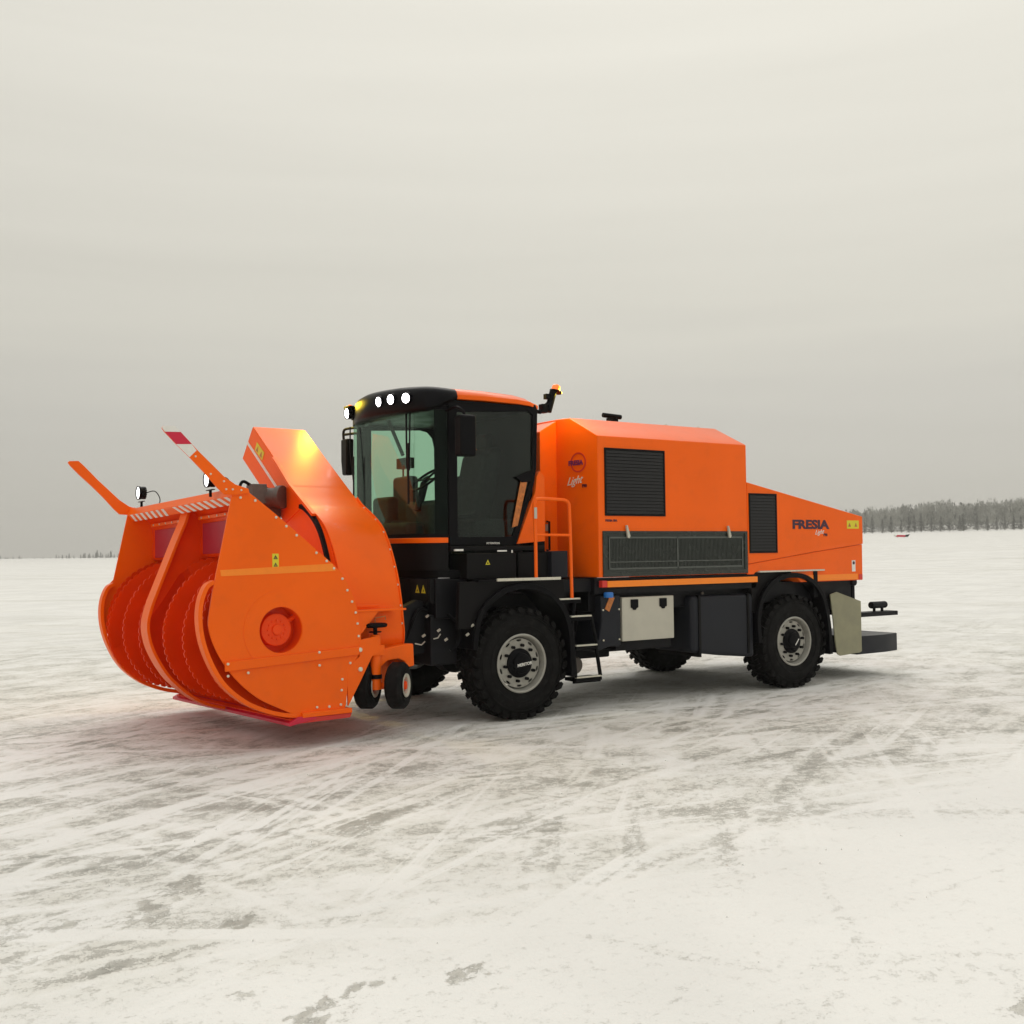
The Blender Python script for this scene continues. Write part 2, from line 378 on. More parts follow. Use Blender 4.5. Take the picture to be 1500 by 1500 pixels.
# keep the wheels on the ground
Z += near * .003
me = bpy.data.meshes.new('snow_field'); nx, ny = shp
me.vertices.add(nx * ny); me.vertices.foreach_set('co', np.stack([X, Y, Z], -1).astype(np.float32).ravel())
idx = np.arange(nx * ny).reshape(nx, ny)
q = np.stack([idx[:-1, :-1], idx[1:, :-1], idx[1:, 1:], idx[:-1, 1:]], -1).reshape(-1, 4)
me.loops.add(q.size); me.loops.foreach_set('vertex_index', q.ravel().astype(np.int32))
me.polygons.add(len(q)); me.polygons.foreach_set('loop_start', np.arange(0, q.size, 4, dtype=np.int32)); me.polygons.foreach_set('loop_total', np.full(len(q), 4, dtype=np.int32))
me.update(); me.validate(); me.polygons.foreach_set('use_smooth', np.ones(len(q), dtype=bool))
for nme, arr in (('bare', bare), ('ridge', ridge)):
    at = me.attributes.new(nme, 'FLOAT', 'POINT'); at.data.foreach_set('value', arr.astype(np.float32).ravel())
ground = bpy.data.objects.new('snow_field', me); COL.objects.link(ground)
tag(ground, kind='structure')
gm = bpy.data.materials.new('packed_snow'); gm.use_nodes = True; me.materials.append(gm)
t = gm.node_tree; b = t.nodes['Principled BSDF']
def T(ty, **k):
    n = t.nodes.new(ty)
    for a, v in k.items(): setattr(n, a, v)
    return n
def lk(a, b_): t.links.new(a, b_)
co = T('ShaderNodeTexCoord').outputs['Object']
def tn(scale, detail, rough, sxyz=(1, 1, 1), rot=0, dist=0.0, off=0):
    m = T('ShaderNodeMapping'); m.inputs['Rotation'].default_value = (0, 0, R(-rot)); m.inputs['Scale'].default_value = sxyz; m.inputs['Location'].default_value = (off, off * .7, 0)
    m2 = T('ShaderNodeMapping', vector_type='POINT'); m2.inputs['Rotation'].default_value = (0, 0, R(-rot))
    lk(co, m2.inputs[0]); m.inputs['Rotation'].default_value = (0, 0, 0); lk(m2.outputs[0], m.inputs[0])
    n = T('ShaderNodeTexNoise'); n.inputs['Scale'].default_value = scale; n.inputs['Detail'].default_value = detail; n.inputs['Roughness'].default_value = rough; n.inputs['Distortion'].default_value = dist
    lk(m.outputs[0], n.inputs[0]); return n.outputs[0]
def ma(op, a, b_=None, c=None, clamp=False):
    n = T('ShaderNodeMath', operation=op); n.use_clamp = clamp
    for i, v in enumerate((a, b_, c)):
        if v is None: continue
        if isinstance(v, (int, float)): n.inputs[i].default_value = v
        else: lk(v, n.inputs[i])
    return n.outputs[0]
def mrg(v, a, b_, c=0, d=1, smooth=True):
    n = T('ShaderNodeMapRange', interpolation_type='SMOOTHSTEP' if smooth else 'LINEAR'); lk(v, n.inputs[0])
    for i, w in zip((1, 2, 3, 4), (a, b_, c, d)): n.inputs[i].default_value = w
    return n.outputs[0]
abare = T('ShaderNodeAttribute', attribute_name='bare').outputs['Fac']; aridge = T('ShaderNodeAttribute', attribute_name='ridge').outputs['Fac']
streakA = tn(1.0, 6, .66, (.55, 1.8, 1), 26, 0)
streakB = tn(1.0, 5, .62, (.4, 1.8, 1), 3, 0, 13)
streakC = tn(1.0, 5, .6, (.4, 2.4, 1), -28, 0, 29)
zone = tn(.16, 3, .5, (1, 1, 1), 0, .3, 5)
far = tn(.35, 4, .6, (.12, 1.1, 1), -33, .3, 3)      # wind streaks over the far plain, across the view
far2 = tn(.12, 4, .62, (.10, 1.3, 1), -36, .3, 11)
grit = tn(26, 5, .7); fine = tn(90, 3, .7); mid = tn(6, 5, .65)
sep = T('ShaderNodeSeparateXYZ'); lk(co, sep.inputs[0])
ddx = ma('SUBTRACT', sep.outputs[0], -1.8); ddy = ma('SUBTRACT', sep.outputs[1], -.3)
ddy2 = ma('MULTIPLY', ddy, 1.15)
dist = ma('SQRT', ma('ADD', ma('MULTIPLY', ddx, ddx), ma('MULTIPLY', ddy2, ddy2)))
trod = mrg(dist, 2.6, 6.6, 1.0, 0.0)                     # the area driven over round the truck
plain = mrg(dist, 9, 30)                                 # open plain beyond
st = ma('MAXIMUM', ma('MAXIMUM', streakA, ma('SUBTRACT', streakB, .02)), ma('SUBTRACT', streakC, .05))
drv = ma('ADD', ma('MULTIPLY', st, 1.0), ma('MULTIPLY', ma('SUBTRACT', zone, .5), .55))
drv = ma('ADD', drv, ma('MULTIPLY', ma('SUBTRACT', mid, .5), .22))
drv = ma('ADD', drv, ma('MULTIPLY', ma('SUBTRACT', grit, .5), .42))
drv = ma('ADD', drv, ma('MULTIPLY', trod, .12))
base = mrg(drv, .50, .84)                                # soft grey film
base = ma('MULTIPLY', base, mrg(trod, 0, 1, .34, .95))
farm = ma('MULTIPLY', mrg(ma('ADD', ma('MULTIPLY', far, .6), ma('MULTIPLY', far2, .5)), .56, .74), plain)
speck = tn(13.0, 8, .80, (1, 1.15, 1), 14, 0, 3)
# long scuffs and scraper lines in several directions
def lines(rot, sx, sy, off, t0, t1, zt=.5):
    a = tn(1.0, 3, .55, (sx, sy, 1), rot, 0, off); z = tn(.35, 1, .5, (1, 1, 1), rot, 0, off + 7)
    return ma('MULTIPLY', mrg(a, t0, t1), mrg(z, zt - .08, zt + .10))
dk = None
for a_ in ((24, .22, 3.0, 2, .52, .66), (-30, .18, 2.2, 19, .53, .68), (4, .2, 4.2, 33, .53, .66), (52, .26, 3.4, 47, .55, .68), (-62, .24, 2.8, 61, .55, .68), (-38, .05, .9, 77, .56, .68)):
    l_ = lines(*a_); dk = l_ if dk is None else ma('MAXIMUM', dk, l_)
lt = None
for a_ in ((27, .10, 5.5, 102, .57, .66), (-8, .08, 4.5, 119, .57, .66), (45, .12, 6, 133, .58, .67), (-34, .07, 3.4, 147, .57, .66)):
    l_ = lines(*a_, .45); lt = l_ if lt is None else ma('MAXIMUM', lt, l_)
lt = ma('MULTIPLY', lt, mrg(dist, 4.5, 7.5, 1.0, .15))
reach = ma('MULTIPLY_ADD', mrg(dist, 5.0, 8.5), -.55, 1.0)            # fewer marks on the untouched snow in front
reach = ma('MAXIMUM', reach, mrg(sep.outputs[1], -3.5, -.5, .0, .85))
edge = mrg(ma('ADD', sep.outputs[1], ma('MULTIPLY', ma('SUBTRACT', tn(.45, 4, .6, (1, 1, 1), 20, .5, 55), .5), 4.5)), -5.0, -3.3)
soft = tn(1.5, 6, .72, (.9, 1.25, 1), 18, .12, 66)
film = ma('MULTIPLY', edge, mrg(soft, .34, .64))
film = ma('MULTIPLY', film, mrg(dist, 7, 26, 1.0, .30))
cov = ma('ADD', ma('ADD', ma('MULTIPLY', base, .20), ma('MULTIPLY', film, .46)), ma('MULTIPLY', abare, .85))
cov = ma('ADD', cov, ma('MULTIPLY', ma('MULTIPLY', dk, reach), .42))
cov = ma('SUBTRACT', cov, ma('ADD', ma('MULTIPLY', lt, .32), ma('MULTIPLY', aridge, .5)))
cov = ma('ADD', cov, 0, clamp=True)
thr = ma('MULTIPLY_ADD', cov, -.20, .615)
sp2 = ma('ADD', speck, ma('MULTIPLY', ma('SUBTRACT', fine, .5), .42))
msk = mrg(ma('SUBTRACT', sp2, thr), -.03, .05)
tot = ma('MULTIPLY', msk, ma('MULTIPLY_ADD', cov, .34, .12))
tot = ma('ADD', tot, ma('MULTIPLY', cov, .11))
tot = ma('ADD', tot, ma('MULTIPLY', film, .22))
tot = ma('ADD', tot, ma('MULTIPLY', farm, .30))
tot = ma('SUBTRACT', tot, ma('ADD', ma('MULTIPLY', lt, .16), ma('MULTIPLY', aridge, .12)))
tot = ma('ADD', tot, 0, clamp=True)
ramp = T('ShaderNodeValToRGB'); cr = ramp.color_ramp
cr.elements[0].position = 0; cr.elements[0].color = (.80, .794, .762, 1)
cr.elements[1].position = 1; cr.elements[1].color = (.20, .197, .175, 1)
for p, c in ((.25, (.68, .67, .615)), (.5, (.52, .51, .465)), (.75, (.34, .335, .30))):
    e = cr.elements.new(p); e.color = (*c, 1)
lk(tot, ramp.inputs[0])
big = mrg(tn(.5, 4, .5, (1, 1, 1), 0, .2, 8), .3, .7, .95, 1.04)
vs = T('ShaderNodeVectorMath', operation='SCALE'); lk(ramp.outputs[0], vs.inputs[0]); lk(big, vs.inputs[3])
lk(vs.outputs[0], b.inputs['Base Color'])
lk(mrg(tot, 0, 1, .85, .55), b.inputs['Roughness'])
b.inputs['Specular IOR Level'].default_value = .25
hgt = ma('SUBTRACT', ma('ADD', ma('MULTIPLY', grit, .35), ma('MULTIPLY', mid, .8)), ma('MULTIPLY', tot, .6))
hgt = ma('ADD', hgt, ma('MULTIPLY', fine, .12))
bp = T('ShaderNodeBump'); bp.inputs['Strength'].default_value = .8; bp.inputs['Distance'].default_value = .016; lk(hgt, bp.inputs['Height']); lk(bp.outputs[0], b.inputs['Normal'])
cm = MB(); rc = random.Random(5)
for k in range(500):
    if rc.random() < .6:
        x = rc.uniform(-6.5, 3); y = rc.uniform(-7.4, -.3)
    else:
        a_ = rc.choice([26, 5, 40]); t_ = rc.uniform(-5, 4); o_ = rc.choice([-2.2, -1.1, -.4, -3.0]); x = -1.5 + t_ * math.cos(R(a_)) + rc.gauss(0, .05); y = o_ + t_ * math.sin(R(a_)) + rc.gauss(0, .05)
    if y > -.25: continue
    r_ = .002 + .008 * rc.random() ** 4; z = .004 + float(vnoise(np.array([x * .9]), np.array([y * .9]), 9)[0]) * .004
    p_ = [(r_ * rc.uniform(.6, 1.3) * math.cos(R(72 * i)), r_ * rc.uniform(.6, 1.3) * math.sin(R(72 * i))) for i in range(5)]
    cm.add([(x + u, y + v, z - .006) for u, v in p_] + [(x + u * .55, y + v * .55, z + r_ * rc.uniform(.5, .9)) for u, v in p_], [(5, 6, 7, 8, 9)] + [(i, (i + 1) % 5, 5 + (i + 1) % 5, 5 + i) for i in range(5)])
M['crumb'] = mat('snow_crumbs', (.88, .87, .84), .8)
tag(cm.build('snow_crumbs', 'crumb', None, smooth=False), 'loose crumbs of snow scattered over the packed snow', 'snow', kind='stuff')
#GROUND_END

# ------------------------------------------------------------------ the truck
truck = empty('snow_blower_truck', (1.2, 1.4, 0))
tag(truck, 'orange snow blower truck with black cab and large auger head, on packed snow', 'snow blower truck')
FW = 2.79     # far side of the body
L2 = 4.215    # wheelbase

# --- blower head frame: local -> world
psi, phi = R(3.23), R(-1.44)
ex = Vector((math.cos(psi), math.sin(psi), 0)); ey = Vector((-math.sin(psi) * math.cos(phi), math.cos(psi) * math.cos(phi), math.sin(phi))); ez = ex.cross(ey)
B = Matrix(((ex.x, ey.x, ez.x, -2.0), (ex.y, ey.y, ez.y, -.12), (ex.z, ey.z, ez.z, .3), (0, 0, 0, 1)))
BW = 3.03
plate = [(-1.197, 2.022), (-1.165, 2.09), (-1.119, 2.105), (-.978, 2.005), (-.783, 1.856), (-.582, 1.694), (-.384, 1.529), (-.196, 1.379), (-.097, 1.274), (-.042, 1.162), (.008, 1.057), (.042, .939), (.062, .827), (.074, .71), (.066, .56), (.03, .50), (-.063, .396), (-.081, .231), (-.098, .066), (-.12, .02), (-.50, .012), (-.62, .02), (-.754, .085), (-.963, .195), (-1.153, .357), (-1.301, .548), (-1.392, .732), (-1.427, .882), (-1.414, 1.0), (-1.388, 1.148), (-1.355, 1.297), (-1.296, 1.566), (-1.244, 1.808)]
plate = plate[:16] + catmull(plate[16:18], 1)[:0] + plate[16:22] + catmull(plate[22:29], 4)[:-1] + plate[28:]
HC = (-.745, .80)
p = MB().prism(plate, 'y', 0, .02, holes=[circ(*HC, .208, 40)]).build('side_plate', 'blower', truck, B, bevel=.004)
# hub recess behind the round opening
h = MB().lathe([(.212, .02), (.212, .19), (0.001, .19)], (HC[0], 0, HC[1]), (0, 1, 0), 40).build('hub_recess', 'auger', p)
h.data.transform(B)
h = MB().lathe([(.0, .052), (.045, .052), (.05, .058), (.05, .072), (.11, .074), (.145, .08), (.15, .09), (.15, .19)], (HC[0] - .01, 0, HC[1]), (0, 1, 0), 40)
for k in range(12):
    a = 2 * math.pi * k / 12; h.cyl((HC[0] - .01 + .085 * math.cos(a), .06, HC[1] + .085 * math.sin(a)), (HC[0] - .01 + .085 * math.cos(a), .08, HC[1] + .085 * math.sin(a)), .010, 8)
h.build('hub_flange', 'auger', p, B, bevel=.003)
MB().prism(circ(*HC, .36, 56), 'y', -.004, .0, holes=[circ(*HC, .214, 40)]).build('hub_ring', 'blower', p, B)
MB().prism([(-1.315, 1.355), (-.22, 1.395), (-.185, 1.325), (-1.31, 1.30)], 'y', -.004, 0).build('reflective_strip', 'reflorange', p, B)
MB().prism([(-1.285, .548), (.045, .60), (.045, .525), (-1.285, .462)], 'y', -.022, 0).build('wear_strip', 'blower', p, B, bevel=.006)
bl = [(-1.171, 2.055), (-1.121, 2.0), (-.982, 1.975), (-.782, 1.825), (-.683, 1.745), (-.582, 1.662), (-.384, 1.498), (-.28, 1.42), (-.205, 1.35), (-.118, 1.25), (-.068, 1.14), (-.02, 1.03), (.017, .925), (.035, .82), (.044, .70), (.02, .571), (.052, .568), (-.05, .452), (-.137, .306), (-.146, .205), (-.156, .072), (-.276, .064), (-.402, .07), (-1.262, .53), (-1.262, .425), (-1.076, .439), (-.38, .575), (-.38, .455)]
q = MB()
for (x, z) in bl:
    yb = -.022 if (z < .58 and z > .42 and x < -.1) else 0
    q.lathe([(.0, -.013), (.009, -.013), (.0125, -.009), (.0125, .0)], (x, yb, z), (0, 1, 0), 8)
build_each(q, 'bolt', 'bolt', p, B)
def warn(c, w, h_, y, parent, xf=None, two=True):
    s_ = MB().prism([(c[0] - w / 2, c[1] - h_ / 2), (c[0] + w / 2, c[1] - h_ / 2), (c[0] + w / 2, c[1] + h_ / 2), (c[0] - w / 2, c[1] + h_ / 2)], 'y', y - .003, y).build('warning_sticker', 'yellow', parent, xf)
    for k in ((-1, 1) if two else (0,)):
        m_ = MB()
        cz = c[1] + k * h_ / 4; r = min(w, h_ / (2 if two else 1)) * .38
        tri = [(c[0] + r * math.cos(R(90 + 120 * j)), cz - r * .15 + r * math.sin(R(90 + 120 * j))) for j in range(3)]
        tri2 = [(c[0] + r * .55 * math.cos(R(90 + 120 * j)), cz - r * .15 + r * .55 * math.sin(R(90 + 120 * j))) for j in range(3)]
        m_.prism(tri, 'y', y - .005, y - .003, holes=[tri2])
        m_.prism([(c[0] - r * .08, cz - r * .35), (c[0] + r * .08, cz - r * .35), (c[0] + r * .08, cz + r * .25), (c[0] - r * .08, cz + r * .25)], 'y', y - .0052, y - .0032)
        m_.build('warning_symbol', 'navy', s_, xf)
warn((-.792, 1.427), .062, .135, 0, p, B)
# far side plate
fplate = [p_ for p_ in plate if p_[0] > -1.33 or p_[1] > 1.3 or p_[1] < .5]
k_ = max(i for i, p_ in enumerate(fplate) if p_[1] < .5)
fplate = fplate[:k_ + 1] + [(-1.36, .62), (-1.41, .72), (-1.478, .80), (-1.495, .93), (-1.49, 1.09), (-1.45, 1.215), (-1.39, 1.262), (-1.355, 1.30)] + [p_ for p_ in fplate[k_ + 1:] if p_[1] > 1.31]
pf = MB().prism(fplate, 'y', BW - .02, BW).build('side_plate', 'blower', truck, B, bevel=.004)
# guard rings along the lower front edges of the side plates
ringp = catmull([(-1.372, 1.262), (-1.44, 1.215), (-1.492, 1.09), (-1.508, .934), (-1.488, .76), (-1.432, .585), (-1.342, .41), (-1.24, .285), (-1.09, .165), (-.932, .085), (-.77, .03), (-.60, .0), (-.45, -.004)], 6)
for y0, y1 in ((-.004, .095), (BW - .095, BW + .004)):
    MB().sweep(ringp, [(-.008, y0), (.030, y0), (.030, y1), (-.008, y1)]).build('guard_ring', 'blower', truck, B, bevel=.004)
# centre divider: curved band with its web
midp = catmull([(-1.08, 1.99), (-1.12, 1.86), (-1.19, 1.70), (-1.30, 1.43), (-1.39, 1.21), (-1.46, 1.03), (-1.50, .86), (-1.485, .70), (-1.43, .545), (-1.33, .37), (-1.235, .255), (-1.07, .11), (-.90, .01), (-.72, -.045)], 5)
MB().sweep(midp, [(0, 1.42), (.03, 1.42), (.03, 1.62), (0, 1.62)]).build('divider_band', 'blower', truck, B, bevel=.005)
web = [(-1.10, 1.97)] + [(x + .02, z) for x, z in midp[2:40]] + [(-1.25, 1.20), (-1.02, 1.40), (-.93, 1.50), (-.93, 1.95)]
MB().prism(web[:30] + [(-1.33, 1.06), (-1.15, 1.33), (-.93, 1.48), (-.90, 1.95)], 'y', 1.512, 1.528).build('divider_web', 'auger', truck, B)
# housing: inner trough and outer cover
inner = catmull([(-1.12, 2.035), (-.96, 1.93), (-.92, 1.75), (-.92, 1.52), (-.72, 1.49), (-.45, 1.42), (-.2, 1.22), (-.05, .95), (-.03, .62), (-.12, .36), (-.28, .14), (-.5, .03), (-.66, -.02)], 6)
MB().sweep(inner, [(0, .021), (.012, .021), (.012, BW - .021), (0, BW - .021)]).build('housing_trough', 'auger', truck, B, ang=50)
outer = [(-1.10, 2.09), (-.98, 1.985), (-.783, 1.83), (-.384, 1.505), (-.21, 1.36), (-.115, 1.26), (-.03, 1.05), (.02, .9), (.045, .7), (.035, .55), (-.09, .38), (-.12, .05)]
MB().sweep(outer, [(-.012, .021), (0.0, .021), (0.0, BW - .021), (-.012, BW - .021)]).build('housing_cover', 'auger', truck, B)
# upper lip with hazard stripes
lip = MB().prism([(-1.20, 2.015), (-1.165, 2.088), (-1.10, 2.07), (-1.06, 1.985), (-1.135, 1.945)], 'y', .021, BW - .021).build('upper_lip', 'blower', truck, B, bevel=.006)
q = MB()
d = Vector((-1.12 + 1.20, 0, 1.925 - 2.015)); nrm = Vector((-.09, 0, -.08)).normalized() * .003
for k in range(17):
    y = .12 + k * .17; sl = -.10 if k < 9 else .02
    if 8 < k < 10: continue
    a = Vector((-1.197, y, 2.012)) + nrm; c = Vector((-1.135, y + sl, 1.945)) + nrm
    w_ = Vector((0, .075, 0)); vs = [a, a + w_, c + w_, c]; vs += [v - nrm * .9 for v in vs]
    q.add(vs, [(0, 1, 2, 3), (4, 7, 6, 5), (0, 4, 5, 1), (1, 5, 6, 2), (2, 6, 7, 3), (3, 7, 4, 0)])
build_each(q, 'hazard_stripe', 'white', lip, B)
for y0, y1 in ((.16, 1.40), (1.66, 2.86)):
    MB().prism([(-.945, 1.53), (-.945, 1.84), (-.935, 1.84), (-.935, 1.53)], 'y', y0, y1).build('rubber_panel', 'crimson', truck, B, bevel=.004)
    q = MB().box((-.99, y0, 1.875), (-.955, y1, 1.91))
    q.build('panel_rail', 'blower', truck, B, bevel=.004)
    q = MB()
    for k in range(6): q.cyl((-.998, y0 + .1 + k * (y1 - y0 - .2) / 5, 1.893), (-.988, y0 + .1 + k * (y1 - y0 - .2) / 5, 1.893), .011, 8)
    build_each(q, 'bolt', 'bolt', truck, B)
# augers: toothed helical ribbons with a drum and arms
AX = (-.76, .80)
def ribbon(y0, y1, turns, ph, ro=.695, ri=.42, teeth=0.009, n=420, th=.012):
    m_ = MB(); vs = []; fs = []; N_ = n
    for i in range(N_ + 1):
        f_ = i / N_; a = 2 * math.pi * (turns * f_ + ph); y = y0 + (y1 - y0) * f_
        tt = teeth * (1 if (i % 6) < 4 else -.6)
        for r_, dy in ((ro + tt, -th / 2), (ro + tt, th / 2), (ro - .022, th / 2 + .008), (ro - .03, th / 2 + .012), (ri, th / 2 + .13), (ri, -th / 2 + .13), (ro - .03, -th / 2 + .012), (ro - .022, -th / 2 + .008)):
            vs.append((AX[0] + r_ * math.cos(a), y + dy, AX[1] + r_ * math.sin(a)))
    for i in range(N_):
        for j in range(8):
            j2 = (j + 1) % 8; fs.append((i * 8 + j, i * 8 + j2, i * 8 + 8 + j2, i * 8 + 8 + j))
    return m_.add(vs, fs)
for (y0, y1, sg) in ((.10, 1.42, 1), (2.93, 1.62, -1)):
    q = MB()
    for k in range(2):
        r_ = ribbon(y0, y1, 1.25 * sg, k / 2 + .08); q.add(r_.v, r_.f)
    e_ = y0 - .0 if sg > 0 else y0 - .02
    r_ = ribbon(e_, e_ + .004, 1.0, 0, n=330); q.add(r_.v, r_.f)
    au = q.build('auger', 'auger', truck, B, ang=25)
    q = MB().lathe([(.0, y0), (.13, y0), (.13, y1), (.0, y1)], (AX[0], 0, AX[1]), (0, 1, 0), 24)
    q.lathe([(.2, y0 + (y1 - y0) * .12), (.30, y0 + (y1 - y0) * .3), (.30, y0 + (y1 - y0) * .92), (.2, y1)], (AX[0], 0, AX[1]), (0, 1, 0), 48)
    q.build('auger_drum', 'auger', au, B)
    q = MB()
    for k in range(9):
        f_ = k / 9; a = 2 * math.pi * (sg * f_ * 1.0 + .08 + (k % 3) / 3); y = y0 + (y1 - y0) * f_ + .02 * sg
        q.tube([(AX[0] + .1 * math.cos(a), y, AX[1] + .1 * math.sin(a)), (AX[0] + .5 * math.cos(a), y, AX[1] + .5 * math.sin(a))], .022, 8)
    build_each(q, 'auger_arm', 'auger', au, B)
MB().lathe([(0, -.06), (.2, -.06), (.2, .06), (0, .06)], (AX[0], 1.52, AX[1]), (0, 1, 0), 28).build('gearbox', 'auger', truck, B, bevel=.01)
# cutting edge, shoes
q = MB().prism([(-.69, -.075), (-.42, -.03), (-.42, .0), (-.60, .0), (-.69, -.045)], 'y', -.03, BW + .03).build('cutting_edge', 'tapered', truck, B, bevel=.004)
for y0, y1 in ((-.035, .10), (BW - .10, BW + .035)):
    s_ = MB().box((-.56, y0, -.012), (-.05, y1, .035)).build('skid_shoe', 'blower', truck, B, bevel=.008)
    MB().prism([(-.60, -.06), (-.55, -.014), (-.05, -.014), (-.07, -.055)], 'y', y0 + .01, y1 - .01).build('shoe_sole', 'red', s_, B, bevel=.004)
# wing markers
wing = [(-1.827, 2.583), (-1.81, 2.600), (-1.715, 2.606), (-1.662, 2.558), (-1.566, 2.460), (-1.512, 2.403), (-1.39, 2.29), (-1.279, 2.185), (-1.172, 2.115), (-1.05, 2.08), (-1.04, 2.04), (-1.18, 2.02), (-1.28, 2.025), (-1.342, 2.083), (-1.452, 2.206), (-1.585, 2.339), (-1.704, 2.450), (-1.804, 2.550)]
def lerp(a, b_, f_): return (a[0] + (b_[0] - a[0]) * f_, a[1] + (b_[1] - a[1]) * f_)
for (y0, y1, yo) in ((-.020, -.002, -.0235), (BW + .002, BW + .020, BW + .0235)):
    w_ = MB().prism(wing, 'y', y0, y1).build('wing_marker', 'blower', truck, B, bevel=.003)
    for P_, mm_ in (([(-1.826, 2.584), (-1.81, 2.599), (-1.716, 2.605), (-1.664, 2.556), (-1.802, 2.551)], 'white'), ([(-1.802, 2.550), (-1.663, 2.555), (-1.568, 2.456), (-1.704, 2.449)], 'tapered'), ([(-1.704, 2.448), (-1.567, 2.455), (-1.526, 2.402), (-1.588, 2.341)], 'white')):
        a_, b_ = (yo, y0) if y0 < 1 else (y1, yo)
        MB().prism(P_, 'y', a_, b_).build('marker_stripe', mm_, w_, B)
    q = MB()
    for (x, z) in ((-1.40, 2.20), (-1.28, 2.14), (-1.20, 2.07), (-1.12, 2.065), (-1.26, 2.07), (-1.535, 2.35)):
        q.lathe([(.0, -.010), (.008, -.010), (.010, 0)] if y0 < 1 else [(0, .010), (.008, .010), (.010, 0)], (x, y0 if y0 < 1 else y1, z), (0, 1, 0), 8)
    build_each(q, 'bolt', 'bolt', w_, B)
# work lights on the lip
def worklight(c, size, parent=truck):
    x, y, z = c
    w_ = MB().lathe([(0, .075), (.035, .07), (.062, .045), (.075, 0), (.075, -.018), (.07, -.018), (.066, -.008), (0, -.006)], (x, y, z), (1, 0, 0), 24)
    for a in range(0, 360, 20):
        w_.obox((x + .04, y + .066 * math.cos(R(a)), z + .066 * math.sin(R(a))), (.05, .006, .02), Matrix.Rotation(R(a), 3, 'X'))
    w_.box((x + .01, y - .08, z - .05), (x + .04, y - .074, z + .02)); w_.box((x + .01, y + .074, z - .05), (x + .04, y + .08, z + .02)); w_.box((x + .01, y - .08, z - .10), (x + .04, y + .08, z - .092))
    w_.cyl((x + .025, y, z - .092), (x + .025, y, z - .16), .014, 10)
    w_.tube(catmull([(x + .07, y, z), (x + .16, y - .03, z + .02), (x + .21, y - .05, z - .06), (x + .2, y - .05, z - .15)], 5), .006, 6)
    o = w_.build('work_light', 'black', parent, B, bevel=.003)
    MB().lathe([(0, -.010), (.05, -.011), (.066, -.009), (.066, -.006), (0, -.0055)], (x, y, z), (1, 0, 0), 24).build('lens', 'lampdim', o, B)
worklight((-1.16, 2.72, 2.245), 1); worklight((-1.275, .38, 2.19), 1)
# fan drum and chute
xr, xf_ = .65, .0
band = catmull([(.55, .12), (.30, .35), (.19, .64), (.20, .83), (.225, 1.01), (.275, 1.22), (.34, 1.39), (.43, 1.57), (.56, 1.745), (.73, 1.87), (.99, 2.01)], 4)
far_side = catmull([(1.62, 1.88), (2.0, 1.75), (2.4, 1.4), (2.55, .95), (2.45, .5), (2.1, .2)], 4)
drum = band + [(1.12, 2.11), (1.30, 2.25), (1.5, 1.98)] + far_side
drum = [(y + .022 if k < len(band) else y, z) for k, (y, z) in enumerate(drum)]
MB().prism(drum, 'x', xf_ + .004, xr - .012).build('fan_housing', 'blower', truck, B, ang=40)
fl_in = band
q = MB().sweep(band + [(1.10, 2.095)], [(-.03, xr - .012), (.035, xr - .012), (.035, xr), (-.03, xr)], axis='x')
fl = q.build('rear_flange', 'blower', truck, B, bevel=.003)
q = MB()
for i in range(3, len(band), 4):
    a, b_ = band[i], band[max(i - 1, 0)]
    t_ = Vector((a[0] - b_[0], a[1] - b_[1])).normalized(); c_ = (a[0] - t_.y * .018, a[1] + t_.x * .018)
    q.cyl((xr - .024, c_[0], c_[1]), (xr - .012, c_[0], c_[1]), .011, 8)
build_each(q, 'bolt', 'bolt', fl, B)
# chute: slanted box, mouth cut across its far upper end
def chute_sec(x0, x1):
    m_ = MB(); poly = [(1.17, 2.035), (2.34, 2.985), (2.62, 2.66), (1.52, 1.86)]
    return m_.prism(poly, 'x', x0, x1)
ch = MB()
near_a, near_b, far_b, far_a = (1.01, 2.025), (2.335, 2.985), (2.63, 2.665), (1.5, 1.85)
th = .02
dn_ = Vector((near_b[0] - near_a[0], near_b[1] - near_a[1])).normalized(); nn = Vector((dn_.y, -dn_.x))
def slab(a, b_, off0, off1, x0, x1, e=0):
    t_ = Vector((b_[0] - a[0], b_[1] - a[1])).normalized(); n_ = Vector((t_.y, -t_.x))
    P_ = [(a[0] + n_.x * off0, a[1] + n_.y * off0), (b_[0] + n_.x * off0, b_[1] + n_.y * off0), (b_[0] + n_.x * off1, b_[1] + n_.y * off1), (a[0] + n_.x * off1, a[1] + n_.y * off1)]
    return MB().prism(P_, 'x', x0, x1)
wall = band[:-1] + [(.99, 2.005), (1.15, 2.118), (1.35, 2.262), (1.6, 2.445), (1.9, 2.665), (2.2, 2.888), (2.335, 2.985)]
near_w = MB().sweep(wall, [(-.004, xf_), (.018, xf_), (.018, xr - .006), (-.004, xr - .006)], axis='x')
far_w = slab(far_a, far_b, -th, 0, xf_, xr - .012)
side = [near_a, near_b, far_b, far_a]
s1 = MB().prism(side, 'x', xf_ - .003, xf_ + .012); s2 = MB().prism(side, 'x', xr - .024, xr - .009)
for z_ in (near_w, far_w, s1, s2): ch.add(z_.v, z_.f)
cho = ch.build('chute', 'blower', truck, B, bevel=.006, ang=35)
